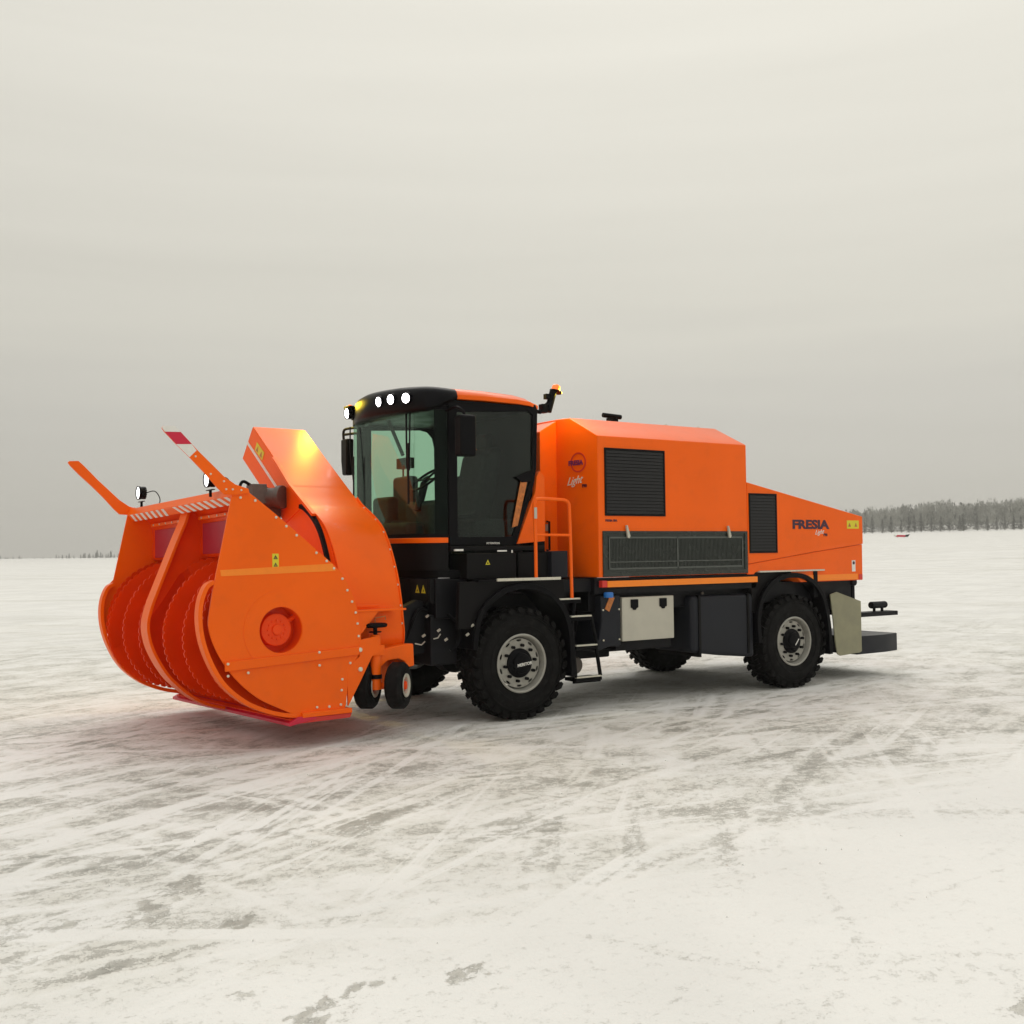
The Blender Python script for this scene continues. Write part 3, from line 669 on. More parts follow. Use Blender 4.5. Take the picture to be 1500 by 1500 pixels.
# folded rim of the chute's front edge, white strip, stickers
MB().prism([(1.52, 2.11), (2.47, 2.815), (2.455, 2.845), (1.50, 2.135)], 'x', xf_ - .012, xf_ - .004).build('white_strip', 'white', cho, B)
c_ = Vector((2.15, 2.69))
def chq(u, v): return (c_.x + dn_.x * u + nn.x * v, c_.y + dn_.y * u + nn.y * v)
st_ = MB().prism([chq(-.13, -.065), chq(.11, -.065), chq(.11, .035), chq(-.13, .035)], 'x', xf_ - .008, xf_ - .004).build('warning_sticker', 'yellow', cho, B)
q = MB()
for u0 in (-.07, .05):
    q.prism([chq(u0 - .03, .02), chq(u0 + .03, .02), chq(u0, -.045)], 'x', xf_ - .010, xf_ - .008)
build_each(q, 'warning_symbol', 'reflector', st_, B)
MB().sweep([(near_a[0] - .25 + .05 * k, near_a[1] - .12 + .03 * k) for k in range(1)] + [(1.30, 2.245), (1.60, 2.49), (1.72, 2.58)], [(-.02, xf_ - .05), (.012, xf_ - .05), (.012, xf_ - .004), (-.02, xf_ - .004)], axis='x').build('chute_rail', 'blower', truck, B, bevel=.004)
MB().sweep(catmull([(1.10, 2.02), (.98, 1.985), (.80, 1.88), (.66, 1.745), (.56, 1.58), (.48, 1.40), (.45, 1.25)], 6), [(-.010, xf_ - .03), (-.028, xf_ + .05), (.012, xf_ + .05), (.03, xf_ - .03)], axis='x').build('rubber_guide', 'black', truck, B)
# rotation motor on top of the fan housing
mo = MB().lathe([(0, -.15), (.11, -.15), (.125, -.14), (.125, -.09), (.105, -.085), (.105, .05), (.125, .055), (.125, .12), (0, .12)], (-.12, 1.52, 2.13), (.55, -.85, 0), 22)
mo.box((-.36, 1.50, 2.06), (-.20, 1.68, 2.27)); mo.box((-.22, 1.56, 1.90), (-.02, 1.72, 2.05))
mo.lathe([(0, -.03), (.055, -.03), (.055, .03), (0, .03)], (-.27, 1.55, 2.12), (.3, -1, 0), 16)
mo = mo.build('chute_motor', 'castgrey', truck, B, bevel=.008)
MB().tube(catmull([(-.34, 1.6, 2.26), (-.42, 1.62, 2.30), (-.47, 1.6, 2.2), (-.48, 1.55, 1.95), (-.45, 1.5, 1.7)], 5), .017, 8).build('hydraulic_hose', 'black', mo, B)
# rear brackets and caster set
br_ = MB().prism([(.03, .02), (.60, .03), (.42, .40), (.03, .42)], 'z', .925, .945)
br_.prism([(.065, .97), (.36, .965), (.36, .99), (.065, .99)], 'y', .14, .16)
br_.prism([(.06, 0.94), (.30, .94), (.10, .72), (.07, .72)], 'y', .03, .05)
br_.build('rear_bracket', 'blower', truck, B, bevel=.004)
q = MB().prism([(.055, .66), (.10, .668), (.25, .69), (.29, .53), (.19, .50), (.07, .29), (-.075, .05), (-.085, .40), (.055, .51)], 'y', -.004, .025)
q.build('caster_bracket', 'blower', truck, B, bevel=.004)
q = MB()
for z in (.57, .385): q.lathe([(0, -.02), (.017, -.02), (.023, -.012), (.023, 0)], (.055, -.004, z), (0, 1, 0), 10)
build_each(q, 'bolt', 'bolt', truck, B)
cx_, cy_ = .262, .06
q = MB().box((.205, .0, .50), (.33, .17, .60))
q.lathe([(0, .17), (.052, .17), (.052, .66), (.045, .70), (0, .70)], (cx_, cy_, 0), (0, 0, 1), 24)
post = q.build('caster_post', 'blower', truck, B, bevel=.004)
MB().lathe([(.053, .275), (.058, .277), (.058, .315), (.053, .317)], (cx_, cy_, 0), (0, 0, 1), 24).build('post_seal', 'black', post, B)
q = MB().lathe([(0, .70), (.02, .70), (.02, .765), (.105, .77), (.118, .782), (.118, .802), (.10, .812), (0, .812)], (cx_, cy_, 0), (0, 0, 1), 24); q.lathe([(0, .72), (.06, .72), (.06, .732), (0, .732)], (cx_, cy_, 0), (0, 0, 1), 16)
q.build('height_handwheel', 'black', post, B, bevel=.004)
MB().tube([(cx_ + .0, cy_, .80), (cx_ + .0, cy_, .86), (cx_ + .11, cy_ - .01, .875), (cx_ + .11, cy_ - .01, .84)], .006, 6).build('crank_handle', 'reflector', post, B)
q = MB().prism([(.29, .60), (.33, .60), (.34, .56), (.52, .585), (.60, .59), (.675, .59), (.68, .37), (.59, .36), (.57, .42), (.50, .45), (.38, .44), (.30, .38)], 'y', .03, .15); q.build('coupling_arm', 'blower', truck, B, bevel=.012)
q = MB().box((.52, .15, .36), (.68, .62, .57)); q.build('coupling_beam', 'blower', truck, B, bevel=.01)
aw = Vector((math.cos(R(-48)), math.sin(R(-48)), 0))
WC = Vector((.335, .06, .205))
q = MB().cyl(WC - aw * .2, WC + aw * .2, .03, 12)
q.build('caster_axle', 'blower', truck, B)
def tyre_prof(r, w, rim, k=.035):
    h_ = w / 2
    return [(rim, -h_ * .78), (rim + .02, -h_ * .86), (rim + (r - rim) * .45, -h_), (r - k * 1.4, -h_ * .93), (r - k * .4, -h_ * .80), (r, -h_ * .55), (r, h_ * .55), (r - k * .4, h_ * .80), (r - k * 1.4, h_ * .93), (rim + (r - rim) * .45, h_), (rim + .02, h_ * .86), (rim, h_ * .78)]
for s_ in (-1, 1):
    c = WC + aw * (.158 * s_)
    cw = empty('caster_wheel', B @ c, truck)
    MB().lathe(tyre_prof(.225, .185, .115, .05), c, aw, 40).build('tyre', 'rubber', cw, B)
    q = MB()
    for e in (-1, 1):
        q.lathe([(.116, .078 * e), (.112, .088 * e), (.082, .078 * e), (.075, .05 * e)], c, aw, 28)
    q.build('rim', 'steel', cw, B)
    q = MB()
    for e in (-1, 1): q.lathe([(.076, .045 * e), (.045, .055 * e), (.038, .08 * e), (0, .085 * e)], c, aw, 20)
    q.build('hub', 'auger', cw, B)

# --- big wheels
def big_wheel(x, y0, out):
    """out = -1: outer face towards -y"""
    cy = y0; c = Vector((x, cy, .6)); ax = Vector((0, out, 0)); w = .40; r = .580
    whl = empty('wheel', (x, cy, .6), truck)
    m_ = MB().lathe(tyre_prof(r, w, .29, .05), c, ax, 72)
    nl = 30
    for k in range(nl):
        for row, (off, wd, ln, rr) in enumerate(((-.158, .085, .070, .588), (-.058, .085, .082, .597), (.045, .085, .082, .597), (.158, .085, .070, .588))):
            a = 2 * math.pi * (k + (.5 if row % 2 else 0)) / nl
            rad = Vector((math.cos(a), 0, math.sin(a))); tg = Vector((-math.sin(a), 0, math.cos(a)))
            o_ = c + ax * off + rad * (rr - .018); sk = .018 * (1 if row in (1, 3) else -1)
            vs = []
            for (u, v, d_) in ((-1, -1, -1), (1, -1, -1), (1, 1, -1), (-1, 1, -1), (-1, -1, 1), (1, -1, 1), (1, 1, 1), (-1, 1, 1)):
                tp = 1 if d_ < 0 else .82
                vs.append(o_ + ax * (u * wd / 2 * tp) + tg * (v * ln / 2 * tp + sk * u) + rad * (d_ * .021))
            m_.add(vs, [(0, 3, 2, 1), (4, 5, 6, 7), (0, 1, 5, 4), (1, 2, 6, 5), (2, 3, 7, 6), (3, 0, 4, 7)])
        # shoulder blocks running down the sidewall
        for e in (-1, 1):
            a = 2 * math.pi * (k + (.5 if e > 0 else 0)) / nl; rad = Vector((math.cos(a), 0, math.sin(a))); tg = Vector((-math.sin(a), 0, math.cos(a)))
            o_ = c + ax * (e * .186) + rad * .552
            rr_ = Matrix((rad, tg, ax)).transposed(); m_.obox(o_, (.045, .060, .014), rr_)
    # sidewall ribs
    for rr in (.40, .50): m_.lathe([(rr - .006, .193), (rr - .003, .199), (rr + .003, .199), (rr + .006, .193)], c, ax, 72)
    m_.build('tyre', 'rubber', whl, ang=38)
    q = MB().lathe([(.300, .150), (.312, .165), (.315, .185), (.303, .192), (.291, .186), (.284, .165), (.279, .13), (.272, .10), (.269, .08), (.269, -.15)], c, ax, 56)
    q.build('rim', 'rim', whl)
    # wheel disc with hand holes
    outl = [(c.x + .262 * math.cos(R(a)), c.z + .262 * math.sin(R(a))) for a in range(0, 360, 6)]
    holes = []
    for k in range(10):
        a = R(36 * k + 18); hc = (c.x + .241 * math.cos(a), c.z + .241 * math.sin(a)); u = Vector((math.cos(a), math.sin(a))); v = Vector((-u.y, u.x))
        holes.append([(hc[0] + u.x * .012 * math.cos(R(t_)) + v.x * .032 * math.sin(R(t_)), hc[1] + u.y * .012 * math.cos(R(t_)) + v.y * .032 * math.sin(R(t_))) for t_ in range(0, 360, 40)])
    ya, yb = cy + out * .128, cy + out * .118
    MB().prism(outl, 'y', ya, yb, holes=holes).build('wheel_disc', 'rim', whl, bevel=.002)
    q = MB()
    for k in range(10):
        a = 2 * math.pi * k / 10 + .15; q.cyl(c + ax * .128 + Vector((.190 * math.cos(a), 0, .190 * math.sin(a))), c + ax * .168 + Vector((.190 * math.cos(a), 0, .190 * math.sin(a))), .017, 8)
    build_each(q, 'wheel_nut', 'black', whl)
    q = MB().lathe([(.158, .118), (.156, .145), (.13, .165), (.11, .172), (.105, .19), (.09, .198), (0, .2)], c, ax, 36)
    hub = q.build('hub_cap', 'black', whl, bevel=.003)
    MB().lathe([(.0, .02), (.24, .02), (.24, .0), (0, 0)], c, ax, 36).build('brake_drum', 'chassis', whl)
    return whl, c
for x in (0, L2):
    w1, c = big_wheel(x, .20, -1); big_wheel(x, FW - .20, 1)
    if x == 0: text('MERITOR', .045, 'white', 'hub_lettering', (-.07, -.003, .565), (1, 0, .12), (0, 0, 1), w1, bold=.001)
    else: MB().obox((x + .03, -.002, .59), (.012, .004, .10), Matrix.Rotation(R(40), 3, 'Y')).build('hub_mark', 'white', w1)

# --- chassis
q = MB()
for y in (.95, 1.70): q.box((-1.0, y, .80), (5.55, y + .12, 1.08))
for x in (-.8, .9, 2.3, 3.4, 5.2): q.box((x, 1.07, .84), (x + .12, 1.70, 1.04))
q.box((-.9, .5, 1.08), (1.0, 2.3, 1.32)); q.box((1.0, .15, 1.10), (5.5, 2.64, 1.36)); q.box((-1.0, .55, .72), (-.7, 2.25, 1.1))
q.build('chassis_frame', 'chassis', truck, bevel=.012)
for x in (0, L2):
    q = MB().cyl((x, .35, .6), (x, FW - .35, .6), .09, 20); q.lathe([(0, -.2), (.14, -.2), (.22, -.1), (.22, .1), (.14, .2), (0, .2)], (x, 1.5, .6), (0, 1, 0), 24)
    for y in (.75, 2.0):
        q.tube([(x - .6, y, .86), (x - .3, y, .70), (x, y, .66), (x + .3, y, .70), (x + .6, y, .86)], .035, 8); q.cyl((x + .15, y, .62), (x + .18, y, 1.15), .05, 14)
    q.build('axle', 'chassis', truck)
q = MB().cyl((.4, 1.4, .72), (3.9, 1.45, .72), .06, 14); q.box((1.0, 1.15, .45), (2.1, 1.85, .84)); q.box((2.3, 1.9, .42), (3.6, 2.6, 1.2))
q.build('drivetrain', 'chassis', truck, bevel=.02)
q = MB().lathe([(0, -.3), (.085, -.3), (.10, -.28), (.10, .28), (.085, .3), (0, .3)], (1.05, .75, .47), (0, 1, 0), 24).build('air_reservoir', 'castgrey', truck)

# --- engine hood
hp = [(1.045, 0), (3.39, 0), (3.39, FW), (1.045, FW), (.955, FW - .66), (.955, .66)]
hood = MB(); zb, ze, zr = 1.485, 3.081, 3.325
low = [(x, y, zb) for x, y in hp]; top = [(x, y, ze) for x, y in hp]
rdg = [(.985, .45, zr), (3.31, .45, zr), (3.31, FW - .45, zr), (.985, FW - .45, zr), (.955, FW - .66, zr + .004), (.955, .66, zr + .004)]
hood.add(low + top + rdg, [(5, 4, 3, 2, 1, 0), (0, 1, 7, 6), (1, 2, 8, 7), (2, 3, 9, 8), (3, 4, 10, 9), (4, 5, 11, 10), (5, 0, 6, 11),
                           (6, 7, 13, 12), (7, 8, 14, 13), (8, 9, 15, 14), (9, 10, 16, 15), (10, 11, 17, 16), (11, 6, 12, 17), (12, 13, 14, 15, 16, 17)])
hood = hood.build('engine_hood', 'orange', truck, bevel=.012)
q = MB().prism([(.715, 1.62), (.955, 1.62), (.955, 3.31), (.74, 3.19), (.715, 3.17)], 'y', .66, FW - .66).build('hood_nose', 'orange', truck, bevel=.008)
# handle on the nose
MB().tube([(.80, .655, 2.13), (.80, .61, 2.13), (.80, .61, 1.80), (.80, .655, 1.80)], .013, 8).build('grab_handle', 'black', q)
MB().box((.78, .652, 2.02), (.83, .658, 2.10)).build('latch', 'steel', q)
MB().box((.715, .70, 1.50), (1.0, FW - .7, 1.615)).build('hood_base', 'chassis', truck)
MB().box((.42, .10, 1.33), (1.085, 1.0, 1.472)).build('platform_support', 'chassis', truck)
MB().box((.74, .10, 1.473), (1.09, .64, 1.484)).build('platform', 'black', truck)
def louvre(x0, x1, z0, z1, parent, n):
    f_ = MB(); t_ = .022
    f_.box((x0, -.012, z0), (x1, .004, z0 + t_)); f_.box((x0, -.012, z1 - t_), (x1, .004, z1)); f_.box((x0, -.012, z0 + t_), (x0 + t_, .004, z1 - t_)); f_.box((x1 - t_, -.012, z0 + t_), (x1, .004, z1 - t_))
    f_.box((x0 + t_, -.002, z0 + t_), (x1 - t_, .002, z1 - t_))
    g = f_.build('louvre_panel', 'louvre', parent, bevel=.002)
    m_ = MB(); dz = (z1 - z0 - 2 * t_) / n
    for k in range(n):
        z = z0 + t_ + k * dz; m_.add([(x0 + t_, -.010, z + dz * .1), (x1 - t_, -.010, z + dz * .1), (x1 - t_, -.0025, z + dz * .95), (x0 + t_, -.0025, z + dz * .95), (x0 + t_, -.0025, z + dz * .1), (x1 - t_, -.0025, z + dz * .1)],
                                     [(0, 1, 2, 3), (0, 4, 5, 1), (0, 3, 4), (1, 5, 2), (2, 5, 4, 3)])
    m_.build('louvre_slats', 'slat', g); return g
louvre(1.135, 2.035, 2.18, 2.95, hood, 19)
# lower grille door
g = MB(); X0, X1, Z0, Z1 = 1.095, 3.375, 1.49, 2.008; fr = .05
g.box((X0, -.014, Z0), (X1, .002, Z0 + fr)); g.box((X0, -.014, Z1 - .028), (X1, .002, Z1)); g.box((X0, -.014, Z0 + fr), (X0 + fr, .002, Z1 - .028)); g.box((X1 - fr, -.014, Z0 + fr), (X1, .002, Z1 - .028))
g = g.build('grille_door', 'grilleback', hood, bevel=.003)
MB().box((X0 + fr, -.003, Z0 + fr), (X1 - fr, .001, Z1 - .028)).build('grille_backing', 'grilleback', g)
q = MB(); n_ = 96
for k in range(n_):
    x = X0 + .12 + k * (X1 - X0 - .24) / (n_ - 1)
    q.box((x - .003, -.0075, Z0 + .10), (x + .003, -.0035, Z1 - .085))
q.build('grille_wires', 'wire', g, smooth=False)
q = MB()
for (a, b_, c_, d_) in ((X0 + .09, Z1 - .085, X1 - .09, Z1 - .065), (X0 + .09, Z0 + .08, X1 - .09, Z0 + .10), (X0 + .09, Z0 + .16, X1 - .09, Z0 + .172), (X0 + .085, Z0 + .08, X0 + .10, Z1 - .065), (X1 - .10, Z0 + .08, X1 - .085, Z1 - .065), ((X0 + X1) / 2 - .03, Z0 + .08, (X0 + X1) / 2 - .01, Z1 - .065)):
    q.box((a, -.013, b_), (c_, -.009, d_))
q.build('grille_frame', 'mesh', g, bevel=.002)
q = MB()
for x in (1.44, 3.04):
    q.prism([(x - .025, 2.07), (x - .005, 2.075), (x + .035, 1.95), (x + .02, 1.925), (x - .005, 1.93)], 'y', -.035, -.015)
for i_, x in enumerate((1.44, 3.04)):
    MB().prism([(x - .025, 2.07), (x - .005, 2.075), (x + .035, 1.95), (x + .02, 1.925), (x - .005, 1.93)], 'y', -.04, -.0145).build('door_latch', 'steel', g, bevel=.004)
# amber strip
s_ = MB().box((1.135, -.035, 1.375), (3.515, .03, 1.445)).build('side_marker_strip', 'reflorange', truck, bevel=.004)
MB().box((1.06, -.033, 1.375), (1.133, .03, 1.45)).build('side_reflector', 'red', truck, bevel=.004)
MB().box((1.0, .03, 1.30), (3.55, .12, 1.48)).build('sill', 'chassis', truck)
# lettering on the hood: round emblem with a name band, script below
hx = Vector((1.045 - .955, -.66, 0)).normalized(); hn = hx.cross(Vector((0, 0, 1)))
def hpnt(u, z, o=.004): # u metres from the near edge along the canted front
    pnt = Vector((1.045, 0, z)) - hx * u; return pnt + hn * o
em = MB()
ce = hpnt(.31, 2.80, 0); 
u_ = hx; v_ = Vector((0, 0, 1))
n2 = u_.cross(v_)
def disc_ring(ro, ri, c, o0, o1, n=36, sz=1):
    m_ = MB(); vs = []
    for k in range(n):
        a = 2 * math.pi * k / n; d_ = u_ * math.cos(a) + v_ * math.sin(a) * sz
        vs += [c + d_ * ro + n2 * o1, c + d_ * ri + n2 * o1, c + d_ * ri + n2 * o0, c + d_ * ro + n2 * o0]
    fs = []
    for k in range(n):
        q_ = (k + 1) % n
        for j in range(4): fs.append((k * 4 + j, k * 4 + (j + 1) % 4, q_ * 4 + (j + 1) % 4, q_ * 4 + j))
    return m_.add(vs, fs)
emb = disc_ring(.125, .105, ce, .0, .004, sz=.92).build('emblem', 'red', hood)
text('FRESIA', .075, 'violet', 'emblem_lettering', ce - hx * .155 - v_ * .028 + n2 * .006, hx, v_, hood, bold=.003, sx=1.05)
text('Light', .13, 'white', 'script_lettering', ce - hx * .19 - v_ * .26 + n2 * .004, hx + v_ * .1, v_, hood, bold=.0, shear=.5, sx=.95)
text('F90', .05, 'navy', 'model_lettering', ce + hx * .06 - v_ * .29 + n2 * .004, hx, v_, hood, bold=.002)
text('FRESIA SPA', .035, 'navy', 'small_lettering', (1.14, -.002, 2.115), (1, 0, 0), (0, 0, 1), hood, bold=.001)
# items on the hood roof
q = MB().box((1.86, .78, 3.33), (1.90, .86, 3.42)); q.cyl((1.78, .82, 3.45), (2.06, .82, 3.44), .03, 12); q.box((1.95, .78, 3.33), (1.99, .86, 3.42)); q.build('roof_valve', 'black', truck, bevel=.004)
for x in (2.6, 3.15): MB().lathe([(0, 0), (.03, 0), (.03, .025), (.015, .04), (0, .04)], (x, .6, 3.32), (0, 0, 1), 12).build('lifting_eye', 'steel', truck)

# --- tail body
def ccut(*_): pass
up = [(3.392, 2.62), (5.585, 2.21), (5.585, 1.838), (4.6, 1.74), (3.392, 1.60)]
lowr = [(3.392, 1.596), (4.6, 1.736), (5.583, 1.834), (5.578, 1.352), (4.36, 1.352), (4.16, 1.50), (3.54, 1.50), (3.50, 1.47), (3.392, 1.47)]
tail = MB().prism(up, 'y', 0, FW).build('tail_body', 'orange', truck, bevel=.010)
MB().prism(lowr, 'y', .014, FW - .014).build('tail_lower', 'orange', tail, bevel=.006)
louvre(3.415, 3.91, 1.735, 2.482, tail, 18)
MB().prism([(4.52, 1.365), (5.47, 1.365), (5.47, 1.44), (4.50, 1.44)], 'y', .008, .0135).build('reflective_strip', 'reflorange', tail)
MB().box((5.50, .008, 1.365), (5.57, .0135, 1.43)).build('side_reflector', 'red', tail)
text('FRESIA', .155, 'navy', 'name_lettering', (4.195, -.002, 2.045), (1, 0, 0), (0, 0, 1), tail, bold=.007, sx=1.52)
text('Light', .085, 'white', 'script_lettering', (4.62, -.002, 1.965), (1, 0, .08), (0, 0, 1), tail, bold=.0, shear=.5)
text('F90', .05, 'navy', 'model_lettering', (4.79, -.002, 1.945), (1, 0, 0), (0, 0, 1), tail, bold=.002)
s_ = MB().prism([(5.26, 2.045), (5.50, 2.045), (5.50, 2.155), (5.26, 2.155)], 'y', -.003, 0).build('warning_sticker', 'yellow', tail)
q = MB()
for cx in (5.31, 5.44): q.prism([(cx - .03, 2.07), (cx + .03, 2.07), (cx, 2.125)], 'y', -.005, -.003)
build_each(q, 'warning_symbol', 'reflector', s_)
s_ = MB().box((5.36, .0105, 1.47), (5.43, .0135, 1.62)).build('notice_sticker', 'white', tail)
MB().prism(circ(5.395, 1.585, .022, 16), 'y', .008, .0105).build('sticker_symbol', 'navy', s_)
MB().box((4.9, 1.3, 2.25), (5.35, 1.7, 2.56)).build('air_filter_box', 'castgrey', truck, bevel=.02)
MB().lathe([(0, 0), (.035, 0), (.035, .03), (0, .04)], (4.35, .35, 2.435), (0, 0, 1), 12).build('lifting_eye', 'steel', truck)
MB().lathe([(0, 0), (.05, 0), (.05, .03), (0, .05)], (5.2, .35, 2.28), (0, 0, 1), 12).build('filler_cap', 'castgrey', truck)

# --- fenders
fpath = catmull([(-.60, .78), (-.585, .95), (-.53, 1.13), (-.42, 1.26), (-.26, 1.36), (-.1, 1.405), (.05, 1.415), (.22, 1.38), (.38, 1.30), (.50, 1.18), (.57, 1.06), (.615, .90), (.635, .70), (.64, .42)], 5)
fe = MB().sweep(fpath, [(-.025, -.035), (.035, -.035), (.035, .0), (.015, .0), (.015, .44), (-.025, .44)]).build('fender', 'black', truck, bevel=.006)
rpath = catmull([(3.55, .62), (3.53, .85), (3.56, 1.05), (3.64, 1.22), (3.80, 1.36), (4.0, 1.43), (4.22, 1.445), (4.42, 1.41), (4.60, 1.31), (4.72, 1.17), (4.79, 1.0), (4.84, .75), (4.86, .40)], 5)
fe2 = MB().sweep(rpath, [(-.03, -.035), (.03, -.035), (.03, .0), (.012, .0), (.012, .44), (-.03, .44)]).build('fender', 'black', truck, bevel=.006)
q = MB()
for k in (6, 14, 30, 44):
    x, z = fpath[k]; q.lathe([(0, -.045), (.012, -.045), (.012, -.03)], (x, 0, z), (0, 1, 0), 8)
# upper filler panel over the rear arch and over the front arch
MB().prism([(3.47, 1.0)] + [(x, z + .012) for x, z in rpath[8:34]] + [(4.33, 1.49), (3.56, 1.49), (3.47, 1.36)], 'y', .03, .10).build('arch_panel', 'panel', truck, bevel=.004)
MB().box((3.57, -.02, 1.492), (4.78, .15, 1.512)).build('tread_edge', 'alu', truck, bevel=.003)
MB().box((4.59, .0, 1.15), (4.66, .05, 1.49)).build('fender_stay', 'black', truck)
MB().prism([(-.78, 1.0), (-.62, 1.0)] + [(x, z + .02) for x, z in fpath[6:54]] + [(.60, 1.22), (.56, 1.48), (-.76, 1.48)], 'y', .02, .08).build('arch_panel', 'panel', truck, bevel=.004)
# far fenders
for P_ in (fpath, rpath):
    MB().sweep(P_, [(-.025, FW - .44), (.03, FW - .44), (.03, FW), (-.025, FW)]).build('fender', 'black', truck)

# --- platform, steps, rail
MB().box((-.55, -.01, 1.475), (.50, .32, 1.498)).build('platform', 'black', truck)
MB().box((-.33, -.035, 1.478), (.49, -.011, 1.508)).build('tread_edge', 'alu', truck, bevel=.003)
for i, (x0, x1, z) in enumerate(((.46, .77, 1.266), (.625, .925, 1.072), (.69, 1.0, .748), (.69, 1.05, .40))):
    st_ = MB().box((x0, -.02, z - .05), (x1, .20, z - .012)).build('step', 'black', truck, bevel=.006)
    MB().box((x0 + .01, -.022, z - .011), (x1 - .01, .03, z + .006)).build('step_tread', 'alu', st_, bevel=.003)
q = MB()
q.tube([(.70, .0, 1.26), (.655, .0, .95), (.70, .0, .40)], .018, 8); q.tube([(.92, 0, 1.06), (1.0, 0, .72)], .02, 8); q.tube([(.98, -.0, .74), (1.04, 0, .40)], .022, 8); q.box((.69, .02, .33), (1.06, .05, .40))
q.build('step_frame', 'black', truck)
rail = catmull([(.18, 0, 1.50), (.178, 0, 1.9), (.165, 0, 2.25), (.175, 0, 2.325), (.22, 0, 2.352), (.42, 0, 2.352), (.57, 0, 2.345), (.625, 0, 2.31), (.635, 0, 2.24), (.645, 0, 1.9), (.655, 0, 1.27)], 6)
rl = MB().tube([(x, -.005, z) for x, y, z in rail], .019, 12); rl.cyl((.165, -.005, 1.965), (.642, -.005, 1.962), .015, 10)
rl = rl.build('hand_rail', 'orange', truck)
MB().box((.15, -.030, 2.14), (.185, -.025, 2.26)).build('rail_label', 'steel', rl)

# --- side boxes
sb = MB().prism([(1.09, 1.285), (1.38, 1.285), (1.38, .70), (1.20, .70), (1.02, .655), (.98, .70), (1.06, .80), (1.10, 1.0)], 'y', .04, .5).build('side_tank', 'tank', truck, bevel=.02)
MB().lathe([(0, 0), (.05, 0), (.055, .01), (.055, .05), (.045, .06), (0, .06)], (1.16, -.015, 1.26), (0, 0, 1), 20).build('filler_cap', 'blue', sb)
MB().obox((1.215, .036, 1.19), (.07, .008, .17), Matrix.Rotation(R(28), 3, 'Y')).build('side_reflector', 'reflector', sb)
q = MB()
for (x, z) in ((1.12, 1.12), (1.35, 1.12), (1.12, .78), (1.35, .78)): q.lathe([(0, -.01), (.010, -.01), (.010, 0)], (x, .04, z), (0, 1, 0), 8)
build_each(q, 'bolt', 'bolt', sb)
bx = MB().box((1.393, .03, .752), (2.175, .6, 1.252)).build('tool_box', 'steel', truck, bevel=.008)
for x in (1.57, 2.005):
    MB().prism([(x - .055, 1.225), (x + .055, 1.225), (x + .055, 1.13), (x + .03, 1.125), (x + .02, 1.105), (x - .02, 1.105), (x - .03, 1.125), (x - .055, 1.13)], 'y', .018, .03).build('box_latch', 'black', bx, bevel=.004)
MB().box((1.36, .12, .64), (2.2, .66, .745)).build('box_cradle', 'chassis', truck, bevel=.01)
tk = MB().prism([(2.455, .56), (2.455, 1.235), (3.51, 1.235), (3.51, .44), (2.9, .50)], 'y', .03, .75).build('fuel_tank', 'tank', truck, bevel=.05, seg=4)
for x in (2.56, 3.38):
    MB().box((x, .018, .50), (x + .035, .76, 1.238)).build('tank_strap', 'panel', tk)
q = MB().lathe([(0, 0), (.02, 0), (.02, .03), (0, .03)], (2.7, .1, 1.245), (0, 0, 1), 12); q.lathe([(0, 0), (.05, 0), (.05, .05), (0, .05)], (2.86, .2, 1.235), (0, 0, 1), 16); q.build('filler_cap', 'castgrey', tk)

# --- rear: mud flaps, frame, tow gear
for y0 in (.10, FW - .13):
    MB().prism([(5.02, 1.17), (5.15, 1.20), (5.64, 1.06), (5.64, .38), (5.60, .365), (5.20, .345), (5.14, .37), (5.10, .55), (5.06, .9)], 'y', y0, y0 + .018).build('mud_flap', 'khaki', truck, bevel=.004)
q = MB().box((4.95, .25, .95), (5.55, .9, 1.35)); q.box((5.40, .30, .90), (5.66, 2.4, 1.30)); q.cyl((5.55, .12, 1.32), (5.55, .30, 1.32), .05, 14); q.cyl((5.62, .22, 1.05), (5.62, .22, 1.33), .03, 10)
q.lathe([(0, -.06), (.075, -.06), (.075, .06), (0, .06)], (5.68, .3, .95), (0, 1, 0), 16)
q.box((4.62, .5, .9), (5.0, 2.3, 1.3)); q.box((5.5, .2, .86), (5.70, 2.5, .93))
q.build('rear_frame', 'chassis', truck, bevel=.012)
MB().box((5.60, .15, .835), (6.50, .35, .895)).build('tow_bar', 'chassis', truck, bevel=.008)
q = MB().cyl((6.02, .24, .985), (6.34, .24, .985), .048, 18); q.box((6.08, .22, .89), (6.11, .26, .95)); q.box((6.25, .22, .89), (6.28, .26, .95))
q.build('tow_roller', 'chassis', truck, bevel=.012)
MB().prism([(5.6, .15), (6.2, .15), (6.42, .19), (6.56, .22), (6.56, 2.4), (5.6, 2.4)], 'z', .33, .575).build('rear_bumper', 'tank', truck, bevel=.012)

